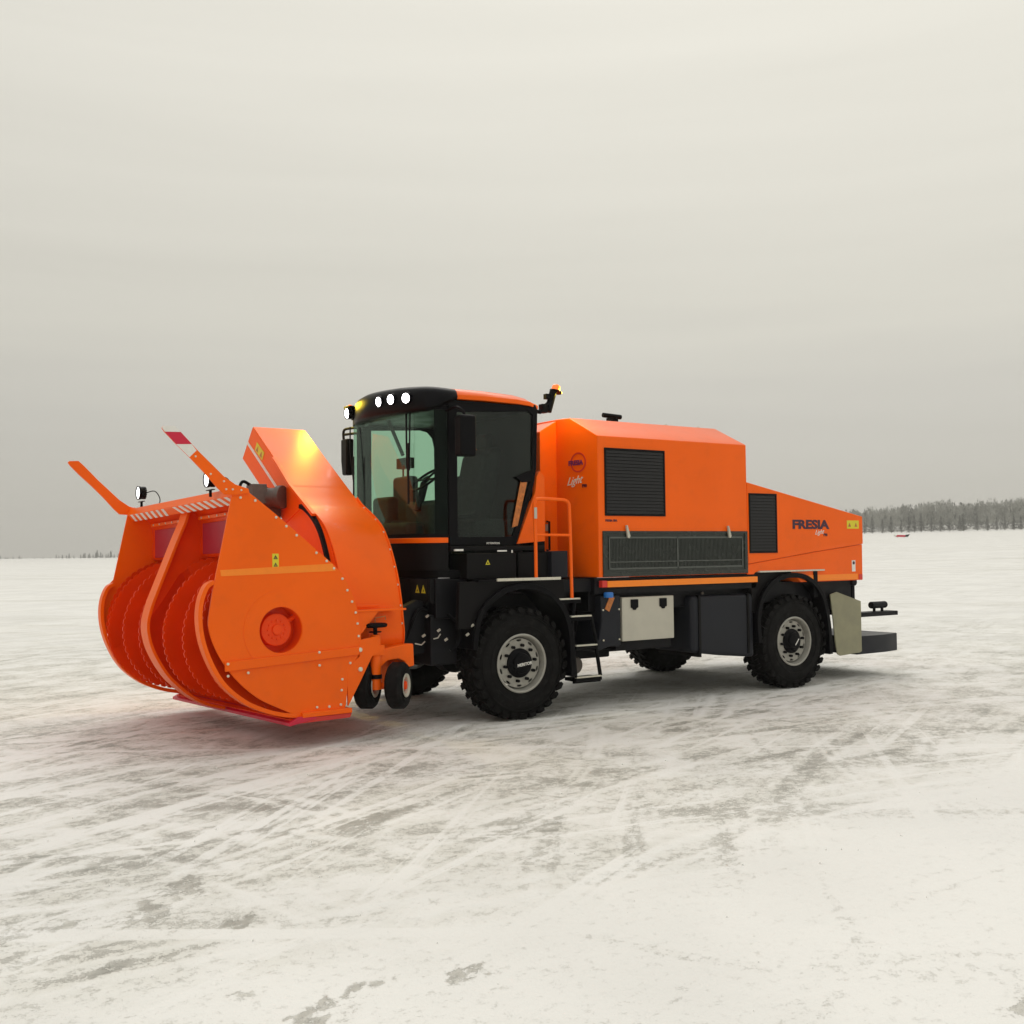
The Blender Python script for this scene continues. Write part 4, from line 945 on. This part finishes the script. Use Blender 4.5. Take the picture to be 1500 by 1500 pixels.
# --- cab
CY0, CY1 = .28, 2.28
CM = (CY0 + CY1) / 2
def symm(P_): # near half plan points -> full front arc
    return P_ + [(x, 2 * CM - y) for x, y in P_[::-1] if abs(y - CM) > 1e-6]
arc = symm([(-.745, .28), (-.87, .33), (-.97, .47), (-1.03, .68), (-1.075, .98), (-1.095, CM)])
def arcsheet(arc_, z0, z1, off0, off1, name, m_, parent, top=None, **k):
    n = len(arc_); vs = []; fs = []
    for i, (x, y) in enumerate(arc_):
        a = Vector(arc_[max(i - 1, 0)]); b_ = Vector(arc_[min(i + 1, n - 1)]); t_ = (b_ - a).normalized(); nn_ = Vector((-t_.y, t_.x))
        for (o_, z) in ((off0, z0), (off1, z0), (off1, z1), (off0, z1)): vs.append((x + nn_.x * o_, y + nn_.y * o_, z))
    for i in range(n - 1):
        for j in range(4): fs.append((i * 4 + j, i * 4 + (j + 1) % 4, i * 4 + 4 + (j + 1) % 4, i * 4 + 4 + j))
    fs += [(3, 2, 1, 0), tuple((n - 1) * 4 + j for j in range(4))]
    return MB().add(vs, fs).build(name, m_, parent, **k)
arcs = catmull(arc, 5)
# floor, walls, pillars
q = MB()
fl_ = [(x + .03, y) for x, y in arcs] + [(.36, CY1), (.36, CY0)]
q.prism([(x, y) for x, y in fl_], 'z', 1.52, 1.60)
cab = q.build('cab_floor', 'black', truck, bevel=.004)
arcsheet(arcs, 1.60, 1.885, -.03, .01, 'front_panel', 'panel', truck)
arcsheet(arcs, 1.945, 1.985, -.035, .01, 'window_seal', 'black', truck)
arcsheet(arcs, 1.887, 1.943, -.035, .035, 'front_trim', 'orange', truck, bevel=.006)
arcsheet(arcs, 1.985, 3.29, -.003, .003, 'windshield', 'glass', truck)
arcsheet(arcs, 3.29, 3.40, -.03, .01, 'window_header', 'black', truck)
for pil in (arcs[:6], arcs[-6:]): arcsheet(pil, 1.985, 3.29, -.030, -.006, 'pillar', 'black', truck)
def side_frame(y0, y1, name='door'):
    o_ = [(-.735, 1.855), (-.735, 3.345), (.385, 3.415), (.41, 3.36), (.385, 2.70), (.345, 2.52), (.105, 1.86)]
    win = [(-.63, 1.95), (-.63, 3.27), (.29, 3.335), (.34, 3.30), (.325, 2.70), (.29, 2.53), (.06, 1.95)]
    d_ = MB().prism(o_, 'y', y0, y1, holes=[win]).build(name, 'black', truck, bevel=.006)
    ym = (y0 + y1) / 2
    MB().prism(win, 'y', ym - .003, ym + .003).build('door_glass', 'glassdark', d_)
    return d_
nd_ = side_frame(CY0 - .02, CY0 + .02)
MB().tube(catmull([(-.10, CY0 - .03, 2.62), (.05, CY0 - .05, 2.66), (.30, CY0 - .05, 2.72)], 4), .012, 6)
MB().prism([(.10, 2.60), (.30, 2.68), (.345, 2.60), (.32, 2.56), (.18, 2.545)], 'y', CY0 - .035, CY0 - .021).build('door_handle', 'black', nd_, bevel=.006)
MB().prism([(.175, 2.58), (.235, 2.575), (.255, 2.55), (.125, 2.07), (.05, 2.05)], 'y', CY0 - .024, CY0 - .0205).build('reflective_panel', 'reflector', nd_)
# far side: window from the front pillar to the rear pillar
o_ = [(-.735, 1.60), (-.735, 3.345), (.385, 3.415), (.40, 1.60)]
win = [(-.66, 1.99), (-.66, 3.27), (.02, 3.31), (.12, 3.29), (.19, 3.22), (.22, 3.10), (.23, 1.99)]
fd = MB().prism(o_, 'y', CY1 - .03, CY1, holes=[win]).build('far_door', 'black', truck, bevel=.006)
MB().prism(win, 'y', CY1 - .018, CY1 - .012).build('door_glass', 'glass', fd)
# rear wall with window
o_ = [(CY0 + .025, 1.60), (CY1 - .03, 1.60), (CY1 - .03, 3.40), (CY0 + .025, 3.40)]
win = [(1.25, 2.72), (2.14, 2.72), (2.14, 3.14), (1.25, 3.14)]
rw = MB().prism(o_, 'x', .33, .36, holes=[win]).build('rear_wall', 'black', truck)
MB().prism(win, 'x', .342, .348).build('rear_glass', 'glass', rw)
# rear corner cladding in orange, lower sides
MB().prism([(.435, 2.68), (.395, 2.62), (.375, 2.45), (.12, 1.87), (.50, 1.90), (.50, 2.62)], 'y', CY0 - .012, CY0 + .05).build('cab_corner_panel', 'orange', truck, bevel=.006)
MB().box((.365, CY0, 1.55), (.50, CY0 + .04, 1.90)).build('cab_corner_post', 'black', truck)
q = MB().box((-.76, .20, 1.80), (.45, .26, 1.85)); q.box((-.60, .14, 1.50), (.02, .5, 1.775)); q.build('cab_lower_box', 'panel', truck, bevel=.01)
q = MB().box((.10, .22, 1.50), (.50, .6, 1.78)); q.build('battery_box', 'panel', truck, bevel=.008)
MB().box((.505, .16, 1.49), (.73, .55, 1.79)).build('battery_box', 'tank', truck, bevel=.01)
for c, w_ in (((-.34, 1.675), .028),):
    s_ = MB().prism([(c[0] - w_, c[1] - .022), (c[0] + w_, c[1] - .022), (c[0], c[1] + .03)], 'y', .137, .14, holes=[[(c[0] - w_ * .5, c[1] - .013), (c[0] + w_ * .5, c[1] - .013), (c[0], c[1] + .013)]]).build('warning_sticker', 'yellow', truck)
q = MB()
q.box((-.22, .134, 1.79), (-.10, .14, 1.805)); q.box((-.72, .17, 1.80), (-.62, .199, 1.82)); q.box((-.04, .134, 1.775), (-.025, .14, 1.805))
build_each(q, 'label_strip', 'white', truck)
text('ATTENTION', .03, 'white', 'small_lettering', (-.33, .18, 1.87), (1, 0, 0), (0, 0, 1), truck)
# front body below the cab
arc2 = [(x - .0, y) for x, y in arcs]
q = MB().prism([(-.95, .55), (-1.02, .75), (-1.05, CM), (-1.02, 2 * CM - .75), (-.95, 2 * CM - .55), (-.70, 2 * CM - .55), (-.70, .55)], 'z', .60, 1.52)
q.box((-1.15, .8, .55), (-.9, 2.0, .95)); q.build('front_frame', 'chassis', truck, bevel=.02)
fp = MB().prism([(.28, 1.515), (.28, 1.30), (.45, 1.16), (.62, 1.16), (.66, 1.36), (1.0, 1.40), (2.2, 1.40), (2.2, 1.515)], 'x', -.99, -.955).build('cowl_panel', 'panel', truck, bevel=.01)
MB().prism([(-.985, 1.515), (-.985, 1.28), (-.86, 1.20), (-.78, 1.30), (-.74, 1.515)], 'y', .245, .279).build('cowl_corner', 'panel', truck, bevel=.008)
q = MB()
for cy in (.37, .50):
    q.prism([(cy - .045, 1.365), (cy + .045, 1.365), (cy, 1.45)], 'x', -.994, -.9905, holes=[[(cy - .018, 1.382), (cy + .018, 1.382), (cy, 1.417)]])
build_each(q, 'warning_sticker', 'yellow', truck)
MB().box((-.93, .22, 1.10), (-.30, .60, 1.51)).build('cab_mount', 'chassis', truck, bevel=.01)
# hoses, couplers and lift arms between cab and blower
q = MB()
for k in range(9):
    y = .35 + .17 * k; z0 = rnd.uniform(1.0, 1.3); z1 = rnd.uniform(.7, 1.0)
    q.tube(catmull([(-.95, y, z0), (-1.08, y + rnd.uniform(-.05, .05), z0 - .1 + rnd.uniform(-.1, .15)), (-1.2, y + .05, (z0 + z1) / 2 - .15), (-1.34, y + .05, z1)], 5), .019, 7)
q.tube(catmull([(-.80, .2, 1.15), (-.72, .12, 1.02), (-.73, .1, .86), (-.82, .12, .78)], 5), .016, 7)
build_each(q, 'hydraulic_hose', 'black', truck)
q = MB()
for (x, y, z) in ((-1.1, .2, .93), (-.95, .15, .98), (-.86, .16, .88), (-1.0, .3, 1.12), (-.75, .05, 1.10), (-.62, .03, 1.02), (-.68, .03, .93)): q.cyl((x, y, z), (x + .02, y - .02, z + .02), .013, 8)
q.tube([(-1.16, .25, .86), (-1.10, .22, .845), (-1.07, .2, .88)], .007, 6); q.tube([(-.97, .2, .90), (-.93, .18, .91), (-.91, .16, .95)], .007, 6)
build_each(q, 'hose_fitting', 'steel', truck)
q = MB()
for y in (.62, 1.95): q.prism([(-1.36, .55), (-1.36, .80), (-.9, .98), (-.7, .98), (-.7, .72), (-.95, .70)], 'y', y, y + .1)
q.box((-1.40, .5, .5), (-1.33, 2.3, 1.35)); q.box((-.98, .25, .62), (-.66, .6, 1.14)); q.cyl((-1.35, 1.4, 1.2), (-.9, 1.4, 1.0), .06, 16)
q.prism([(-1.28, 1.2), (-1.05, 1.3), (-.9, 1.25), (-.9, .75), (-1.28, .7)], 'y', .38, .5)
q.build('lift_frame', 'chassis', truck, bevel=.015)
# roof
q = MB(); secs = [(-.72, .985), (-.3, 1.0), (.2, 1.0), (.36, .97), (.43, .93)]; rows = []
def roof_sec(x, zt, zb, hw):
    c = CM
    half = [(hw, zb), (hw, zb + .045), (hw - .035, zt - .045), (hw - .11, zt - .006), (hw - .4, zt + .018), (0, zt + .03)]
    return [(x, c - a, z) for a, z in half] + [(x, c + a, z) for a, z in half[-2::-1]]
R_ = [roof_sec(-1.0, 3.50, 3.40, .85), roof_sec(-.90, 3.525, 3.40, .95), roof_sec(-.72, 3.535, 3.405, 1.04), roof_sec(-.3, 3.535, 3.41, 1.055), roof_sec(.12, 3.52, 3.405, 1.055), roof_sec(.30, 3.495, 3.395, 1.04), roof_sec(.44, 3.44, 3.37, .99)]
n_ = len(R_[0]); vs = [p_ for r_ in R_ for p_ in r_]; fs = []
for i in range(len(R_) - 1):
    for j in range(n_): fs.append((i * n_ + j, i * n_ + (j + 1) % n_, (i + 1) * n_ + (j + 1) % n_, (i + 1) * n_ + j))
fs += [tuple(range(n_))[::-1], tuple((len(R_) - 1) * n_ + j for j in range(n_))]
q.add(vs, fs); roof = q.build('cab_roof', 'orange', truck, ang=40, bevel=.008)
MB().prism([(-.86, .26), (.40, .27), (.42, 2.28), (-.86, 2.30)], 'z', 3.335, 3.398).build('roof_gutter', 'black', truck, bevel=.006)
# visor with work lamps
va = catmull([(-.66, .195), (-.80, .205), (-.93, .27), (-1.04, .40), (-1.12, .58), (-1.18, .85), (-1.21, 1.1), (-1.215, 1.32), (-1.19, 1.52), (-1.14, 1.70), (-1.06, 1.88), (-.96, 2.05), (-.84, 2.22), (-.66, 2.36)], 4)
n_ = len(va); vs = []; fs = []
def prof(i):
    x, y = va[i]; c = Vector((-.35, CM)); d_ = (Vector((x, y)) - c); e = sstep(0, 1, np.array(min(1, (x + .60) / -.42))).item()
    zc = .055 * (1 - ((y - CM) / 1.2) ** 2)
    z_lo = 3.40 - .13 * e; z_t = 3.475 + zc * .6 + .02 * e
    def at(f_, z): return (c.x + d_.x * f_, c.y + d_.y * f_, z)
    return [at(.86, z_lo + .0), at(.97, z_lo), at(1.0, z_lo + .03), at(.995, z_t - .05), at(.965, z_t), at(.90, z_t + .035), at(.78, z_t + .055), at(.76, 3.40)]
for i in range(n_): vs += prof(i)
for i in range(n_ - 1):
    for j in range(8): fs.append((i * 8 + j, i * 8 + (j + 1) % 8, i * 8 + 8 + (j + 1) % 8, i * 8 + 8 + j))
fs += [tuple(range(8))[::-1], tuple((n_ - 1) * 8 + j for j in range(8))]
vis = MB().add(vs, fs).build('roof_visor', 'black', truck, ang=50)
def roof_lamp(x, y, z, dx, dy, r=.052):
    d_ = Vector((dx, dy, -.12)).normalized()
    q = MB().lathe([(r + .012, -.03), (r + .014, .015), (r + .006, .022), (r, .018), (r * .96, .008), (0, .006)], (x, y, z), d_, 28)
    o = q.build('work_lamp', 'black', vis)
    MB().lathe([(0, .017), (r * .6, .016), (r * .97, .011), (r * .97, .007), (0, .007)], (x, y, z), d_, 28).build('lens', 'lamp', o)
LP = [(-1.105, .50, 3.415, -1, -.45), (-1.165, .73, 3.425, -1, -.28), (-1.195, .955, 3.425, -1, -.14)]
for (x, y, z, a, b_) in LP:
    roof_lamp(x, y, z, a, b_)
q = MB().lathe([(0, .06), (.05, .06), (.068, .03), (.068, -.02), (.060, -.02), (.056, -.01), (0, -.01)], (-1.15, 1.86, 3.405), (1, 0, .1), 20); q.box((-1.17, 1.79, 3.465), (-1.0, 1.93, 3.49)); q.box((-1.10, 1.76, 3.33), (-1.0, 1.88, 3.47)) 
o = q.build('corner_lamp', 'black', truck, bevel=.004)
MB().lathe([(0, -.016), (.05, -.015), (.055, -.011), (0, -.011)], (-1.15, 1.86, 3.405), (1, 0, .1), 20).build('lens', 'lamp', o)
# mirrors
def mirror(P_, c, size, name='mirror'):
    q = MB()
    for pp in P_: q.tube(pp, .016, 8)
    arm = q.build('mirror_arm', 'black', truck)
    x, y, z = c; w, h_, d_ = size
    MB().prism([(y - w / 2, z + h_ / 2), (y + w / 2, z + h_ / 2), (y + w / 2, z - h_ * .1), (y + w * .3, z - h_ / 2), (y - w / 2 + .01, z - h_ / 2)], 'x', x - d_ / 2, x + d_ / 2).build('mirror_head', 'black', arm, bevel=.02, seg=3)
mirror([catmull([(-.78, 2.20, 3.30), (-.88, 2.40, 3.30), (-.92, 2.48, 3.27), (-.91, 2.49, 3.12)], 4), [(-.78, 2.20, 3.24), (-.91, 2.48, 3.23)]], (-.90, 2.42, 2.95), (.17, .44, .10))
q = MB().tube(catmull([(-.75, .28, 3.28), (-.72, .12, 3.30), (-.68, .04, 3.24), (-.68, .03, 3.15)], 4), .016, 8).build('mirror_arm', 'black', truck)
MB().box((-.76, -.04, 2.78), (-.57, .11, 3.21)).build('mirror_head', 'black', q, bevel=.03, seg=3)
# wipers
q = MB()
for (a, b_) in (((.72), 0), ((.80), 0)):
    pass
q.tube([(-1.035, .64, 3.30), (-1.045, .62, 3.0), (-1.05, .60, 2.68)], .010, 6); q.tube([(-1.03, .56, 3.30), (-1.04, .56, 3.0), (-1.045, .56, 2.66)], .008, 6)
q.box((-1.055, .565, 2.30), (-1.042, .59, 2.95))
q.build('wiper', 'black', truck)
q = MB().tube([(-1.08, 1.95, 3.26), (-1.105, 1.9, 3.0), (-1.11, 1.8, 2.6)], .008, 6); q.box((-1.12, 1.78, 2.2), (-1.108, 1.80, 2.9))
q.build('wiper', 'black', truck)
MB().tube([(-.95, 1.22, 3.26), (-.90, .98, 2.86)], .02, 8).build('interior_strut', 'seat', truck)
# beacons
def beacon(x, y, z, tilt=0):
    q = MB().lathe([(0, 0), (.035, 0), (.035, .03), (.018, .05), (.018, .10), (0, .10)], (x, y, z - .12), (0, 0, 1), 14)
    o = q.build('beacon', 'black', truck)
    MB().lathe([(.055, 0), (.055, .01), (.05, .075), (.035, .095), (0, .10)], (x, y, z), (0, 0, 1), 20).build('beacon_dome', 'beacon', o)
    l = bpy.data.lights.new('beacon_light', 'POINT'); l.energy = 8; l.color = (1, .55, .08); l.shadow_soft_size = .05
    lo = bpy.data.objects.new('beacon_light', l); COL.objects.link(lo); lo.location = (x, y, z + .14); return o
# rear beacon mast on the near roof corner
q = MB().tube([(.40, .34, 3.36), (.50, .34, 3.35), (.56, .33, 3.42), (.60, .33, 3.45)], .025, 8); q.box((.50, .29, 3.34), (.57, .37, 3.44))
q.tube([(.60, .33, 3.36), (.68, .33, 3.60)], .042, 12); q.box((.56, .30, 3.50), (.62, .36, 3.56)); q.lathe([(0, 0), (.07, 0), (.075, .015), (0, .03)], (.71, .33, 3.585), (.35, 0, 1), 18)
bm_ = q.build('beacon_mast', 'black', truck, bevel=.004)
MB().lathe([(.05, 0), (.05, .01), (.045, .05), (.03, .065), (0, .07)], (.71, .33, 3.61), (.25, 0, 1), 20).build('beacon_dome', 'beacon', bm_)
for nm, lc, en, sz in (('beacon_light', (.84, .30, 3.60), 14, .05),):
    l = bpy.data.lights.new(nm, 'POINT'); l.energy = en; l.color = (1, .72, .04); l.shadow_soft_size = sz
    lo = bpy.data.objects.new(nm, l); COL.objects.link(lo); lo.location = lc; lo.parent = bm_; lo.matrix_parent_inverse = pinv(bm_)
# second beacon high on the far front corner of the cab, near the chute mouth
q = MB().lathe([(0, 0), (.045, 0), (.045, .03), (0, .03)], (-.96, 2.20, 3.47), (0, 0, 1), 14)
bf = q.build('front_beacon', 'black', truck)
MB().lathe([(.042, 0), (.042, .01), (.036, .04), (.022, .055), (0, .06)], (-.96, 2.20, 3.50), (0, 0, 1), 20).build('beacon_dome', 'beacon', bf)
l = bpy.data.lights.new('beacon_light', 'POINT'); l.energy = 55; l.color = (1, .70, .04); l.shadow_soft_size = .10
lo = bpy.data.objects.new('beacon_light', l); COL.objects.link(lo); lo.location = (-1.20, 2.48, 3.68); lo.parent = bf; lo.matrix_parent_inverse = pinv(bf)  # unseen point light floating clear of the dome, placed to throw glow on the chute

# --- interior
MB().prism([(-.98, .75), (-.74, .75), (-.74, 1.55), (-.98, 1.55)], 'z', 1.60, 2.12).build('dashboard', 'seat', truck, bevel=.06, seg=3)
q = MB().tube([(-.72, .98, 2.25), (-.62, 1.0, 2.56)], .045, 12)
sc_ = q.build('steering_column', 'black', truck)
SWC = Vector((-.60, 1.0, 2.60))
q = MB().lathe([(.195 + .015 * math.cos(R(a)), .015 * math.sin(R(a))) for a in range(0, 360, 45)], SWC, (-.62, 0, .78), 32, closed=True)
q.tube([SWC - Vector((0, .19, 0)), SWC + Vector((0, .19, 0))], .013, 6); q.tube([SWC, SWC + Vector((.15, 0, .12))], .013, 6); q.lathe([(0, -.02), (.05, -.02), (.05, .02), (0, .02)], SWC, (-.62, 0, .78), 16)
q.build('steering_wheel', 'black', sc_)
q = MB().box((-.50, 1.60, 2.02), (-.36, 2.03, 2.69)); q.box((-.74, 1.55, 1.95), (-.34, 2.06, 2.16))
ps = q.build('passenger_seat', 'brown', truck, bevel=.045, seg=3)
MB().box((-.76, 1.60, 1.62), (-.62, 2.05, 2.44)).build('side_bolster', 'seat', ps, bevel=.05, seg=3)
q = MB().box((-.48, 1.68, 2.785), (-.38, 1.95, 2.91)); q.cyl((-.43, 1.76, 2.66), (-.43, 1.76, 2.8), .011, 8); q.cyl((-.43, 1.87, 2.66), (-.43, 1.87, 2.8), .011, 8)
q.build('headrest', 'brown', ps, bevel=.02)
MB().prism([(-.70, .62), (-.48, .62), (-.48, 1.35), (-.70, 1.35)], 'z', 1.60, 2.36).build('instrument_console', 'seat', truck, bevel=.06, seg=3)
q = MB().prism([(-.32, 2.02), (.05, 2.05), (.14, 2.2), (.30, 2.95), (.22, 3.0), (.10, 2.9), (-.05, 2.22), (-.32, 2.20)], 'y', .80, 1.40).build('driver_seat', 'seat', truck, bevel=.04, seg=3)
MB().box((.18, .98, 2.98), (.28, 1.22, 3.16)).build('headrest', 'seat', q, bevel=.03, seg=3)
MB().box((-.25, .9, 1.60), (.1, 1.3, 2.03)).build('seat_base', 'seat', q, bevel=.02)
MB().box((-.35, .40, 1.60), (.30, .72, 2.15)).build('side_console', 'seat', truck, bevel=.04, seg=3)
q = MB().box((-.35, 1.5, 1.60), (.32, 1.9, 2.15)); q.build('rear_locker', 'seat', truck, bevel=.04)

#FAR_BEGIN
# ------------------------------------------------------------------ red and black marker board lying on the snow
def gz(x, y): return float(elevation(np.array([float(x)]), np.array([float(y)]))[0])
def polar(az, d): return CAMP.x + d * math.cos(R(az)), CAMP.y + d * math.sin(R(az))
mxp, myp = polar(36.34, 226); mz = gz(mxp, myp)
mk = empty('marker_board', (mxp, myp, mz)); tag(mk, 'low red and black marker board lying out on the snow plain', 'marker board')
ux, uy = math.cos(R(-50)), math.sin(R(-50))
rot = Matrix.Rotation(R(-50), 4, 'Z') @ Matrix.Scale(2.1, 4); rot.translation = Vector((mxp, myp, mz))
MB().prism([(-.62, .06), (.22, .03), (.28, .22), (-.45, .24)], 'y', -.05, .05).build('red_section', 'tapered', mk, rot, bevel=.02)
MB().prism([(.225, .03), (.48, .06), (.68, .30), (.285, .24)], 'y', -.05, .05).build('black_section', 'black', mk, rot, bevel=.02)
MB().prism([(-.80, .12), (-.625, .06), (-.46, .24), (-.78, .28)], 'y', -.05, .05).build('white_section', 'white', mk, rot, bevel=.02)
q = MB()
for x in (-.5, .1, .45): q.box((x, -.12, -.03), (x + .05, .12, .035))
q.build('foot', 'black', mk, rot)

# ------------------------------------------------------------------ far woods
M['spruce'] = mat('spruce_needles', (.19, .192, .175), .9, var=.3, vscale=.8, dirt=(.32, .32, .30), dscale=1.6, damt=.6)
M['frost'] = mat('frosted_twigs', (.36, .36, .33), .9, var=.2, vscale=.5, dirt=(.42, .42, .39), dscale=1.1, damt=.7)
M['bark'] = mat('bark', (.12, .11, .09), .9)
def spruce_crown(h_, r, seed, n=330, z0=.06):
    rr = random.Random(seed); m_ = MB()
    for k in range(n):
        f_ = rr.random() ** .75 * .97 ; z = h_ * (z0 + (1 - z0) * (1 - (1 - f_) * 1.0)) if False else h_ * (z0 + (1 - z0) * f_)
        tier = 1 + .25 * math.sin(f_ * 26 + seed)
        R_m = r * (1 - f_) ** .85 * tier * rr.uniform(.35, 1.05) + .04
        a = rr.uniform(0, 6.283); c = Vector((R_m * math.cos(a), R_m * math.sin(a), z - R_m * .25))
        s_ = rr.uniform(.16, .42) * (.5 + .6 * (1 - f_)); o_ = Vector((math.cos(a), math.sin(a), -.45)).normalized(); t_ = Vector((-math.sin(a), math.cos(a), rr.uniform(-.3, .3)))
        n_ = o_.cross(t_) * s_ * .25
        m_.add([c - o_ * s_, c + t_ * s_ * .55, c + o_ * s_ * .9, c - t_ * s_ * .55, c + n_], [(0, 1, 4), (1, 2, 4), (2, 3, 4), (3, 0, 4)])
    m_.add([(.05, 0, h_ * .9), (-.03, .05, h_ * .9), (-.03, -.05, h_ * .9), (0, 0, h_ * 1.02)], [(0, 1, 3), (1, 2, 3), (2, 0, 3)])
    return m_
def birch_crown(h_, r, seed, n=360):
    rr = random.Random(seed); m_ = MB(); cl = [(rr.uniform(-.55, .55) * r, rr.uniform(-.55, .55) * r, h_ * rr.uniform(.35, .9), rr.uniform(.3, .6) * r) for _ in range(9)]
    for k in range(n):
        cx, cy, cz, cr_ = rr.choice(cl); d_ = Vector((rr.gauss(0, 1), rr.gauss(0, 1), rr.gauss(0, 1.3))).normalized() * cr_ * rr.uniform(.3, 1.15)
        c = Vector((cx, cy, cz)) + d_; up_ = Vector((rr.uniform(-.4, .4), rr.uniform(-.4, .4), 1)).normalized(); sd = up_.cross(Vector((rr.uniform(-1, 1), rr.uniform(-1, 1), .1))).normalized()
        s_ = rr.uniform(.2, .5)
        m_.add([c - up_ * s_, c + sd * s_ * .16, c + up_ * s_, c - sd * s_ * .16], [(0, 1, 2, 3)])
    for k in range(12):
        a = rr.uniform(0, 6.28); z = h_ * rr.uniform(.25, .7); m_.tube([(0, 0, z), (math.cos(a) * r * .5, math.sin(a) * r * .5, z + h_ * .22)], [.05, .015], 4, False)
    return m_
def trunk(h_, r): return MB().tube([(0, 0, -.2), (0.03, 0, h_ * .4), (0, .02, h_ * .92)], [r, r * .7, r * .15], 7)
def mass(name, specs, protos, mats, label=None):
    """one mesh holding a far wood that reads as one mass"""
    m_ = MB()
    for (x, y, k, s_, a) in specs:
        v, f_ = protos[k]; c, sn = math.cos(a), math.sin(a); z0 = gz(x, y); o0 = len(m_.v)
        m_.v += [(x + (p_[0] * c - p_[1] * sn) * s_, y + (p_[0] * sn + p_[1] * c) * s_, z0 + p_[2] * s_) for p_ in v]; m_.f += [tuple(i + o0 for i in t_) for t_ in f_]
    o = m_.build(name, mats, smooth=False); tag(o, label, 'wood', kind='stuff'); return o
sp_ = [(lambda b: (b.v, b.f))(spruce_crown(8, 1.5, 11 + i, 240)) for i in range(3)]
bi_ = [(lambda b: (b.v, b.f))(birch_crown(8, 1.7, 21 + i, 260)) for i in range(4)]
rw_ = random.Random(3)
def scatter(n, az0, az1, d0, d1, s0, s1, ks):
    r_ = []
    for k in range(n):
        az = az0 + (az1 - az0) * (k + rw_.random()) / n; d_ = rw_.uniform(d0, d1); x, y = polar(az, d_); r_.append((x, y, rw_.choice(ks), rw_.uniform(s0, s1) * (1 - .03 * max(0, az - 34)), rw_.uniform(0, 6.28)))
    return r_
mass('frosted_wood', scatter(340, 26, 42.5, 352, 420, .92, 1.28, range(4)), bi_, 'frost', 'pale frosted deciduous wood along the far edge of the plain at the right')
mass('spruce_wood', scatter(170, 26, 42.5, 360, 420, .9, 1.32, range(3)), sp_, 'spruce', 'grey spruce wood rising behind the frosted trees at the right')
# individual dark spruces along the front of the wood
spr = []
for i in range(3):
    e = empty('spruce_tree', (0, 0, 0)); 
    spruce_crown(6.2, 1.25, 60 + i, 420).build('crown', 'spruce', e, smooth=False); trunk(6.2, .13).build('trunk', 'bark', e); spr.append(e)
G1 = 'dark spruces along the front edge of the wood'; Lb1 = 'dark spruce standing at the front edge of the frosted wood'
def place(e, x, y, s_, a, first, lab, grp):
    if first: r_ = e
    else:
        r_ = e.copy(); COL.objects.link(r_)
        for c_ in e.children:
            k_ = c_.copy(); COL.objects.link(k_); k_.parent = r_
    r_.location = (x, y, gz(x, y)); r_.rotation_euler = (0, 0, a); r_.scale = (s_, s_, s_)
    tag(r_, lab, 'tree', grp); return r_
used = set(); k = 0
for px in (1268, 1279, 1294, 1307, 1322, 1333, 1341, 1351, 1366, 1380, 1392, 1408, 1413, 1433, 1448, 1462, 1474, 1487, 1497):
    az = 56.5 - math.degrees(math.atan((px - 750) / 1558.8)); az = az + 0.03
    i = k % 3; x, y = polar(az, 344 + rw_.uniform(-4, 4)); place(spr[i], x, y, rw_.uniform(.55, .9) * (1.2 if px in (1351, 1413) else 1), rw_.uniform(0, 6), i not in used, Lb1, G1); used.add(i); k += 1
# scattered small trees on the horizon at the left
sm = []
for i in range(2):
    e = empty('small_spruce', (0, 0, 0)); spruce_crown(3.2, .75, 80 + i, 160).build('crown', 'spruce', e, smooth=False); trunk(3.2, .08).build('trunk', 'bark', e); sm.append(e)
G2 = 'small trees on the horizon'; Lb2 = 'tiny dark tree on the left horizon beyond the snow plain'
used = set()
for k, (px, hh) in enumerate(((2, 1.0), (10, .8), (13, .7), (21, .7), (30, .9), (33, .6), (52, .5), (65, .6), (76, .5), (84, 1.0), (88, .8), (93, 1.0), (99, .9), (103, 1.3), (110, .8), (120, 1.0), (124, 1.3), (126, 1.4), (131, 1.0), (133, 1.3), (138, 1.0), (142, 1.5), (144, 2.1), (149, 1.5), (152, 1.1), (157, 1.1), (160, 1.2), (164, 1.9), (169, 1.0), (175, 1.2), (182, 1.0))):
    az = 56.5 - math.degrees(math.atan((px - 750) / 1558.8)); x, y = polar(az + .03, 640 + rw_.uniform(-8, 8)); i = k % 2
    place(sm[i], x, y, hh * .7, k, i not in used, Lb2, G2); used.add(i)
hz = MB().box((-760, -760, -1.4), (760, 760, 24)).build('haze', 'white', None, smooth=False)
hm = bpy.data.materials.new('winter_air'); hm.use_nodes = True; ht = hm.node_tree; ht.nodes.clear()
ho = ht.nodes.new('ShaderNodeOutputMaterial'); hv = ht.nodes.new('ShaderNodeVolumePrincipled'); hv.inputs['Color'].default_value = (.93, .93, .9, 1); hv.inputs['Density'].default_value = .0006; hv.inputs['Anisotropy'].default_value = .2
hm.cycles.homogeneous_volume = True; ht.links.new(hv.outputs[0], ho.inputs['Volume']); hz.data.materials.clear(); hz.data.materials.append(hm); tag(hz, 'thin winter air over the plain', 'haze', kind='stuff')
#FAR_END
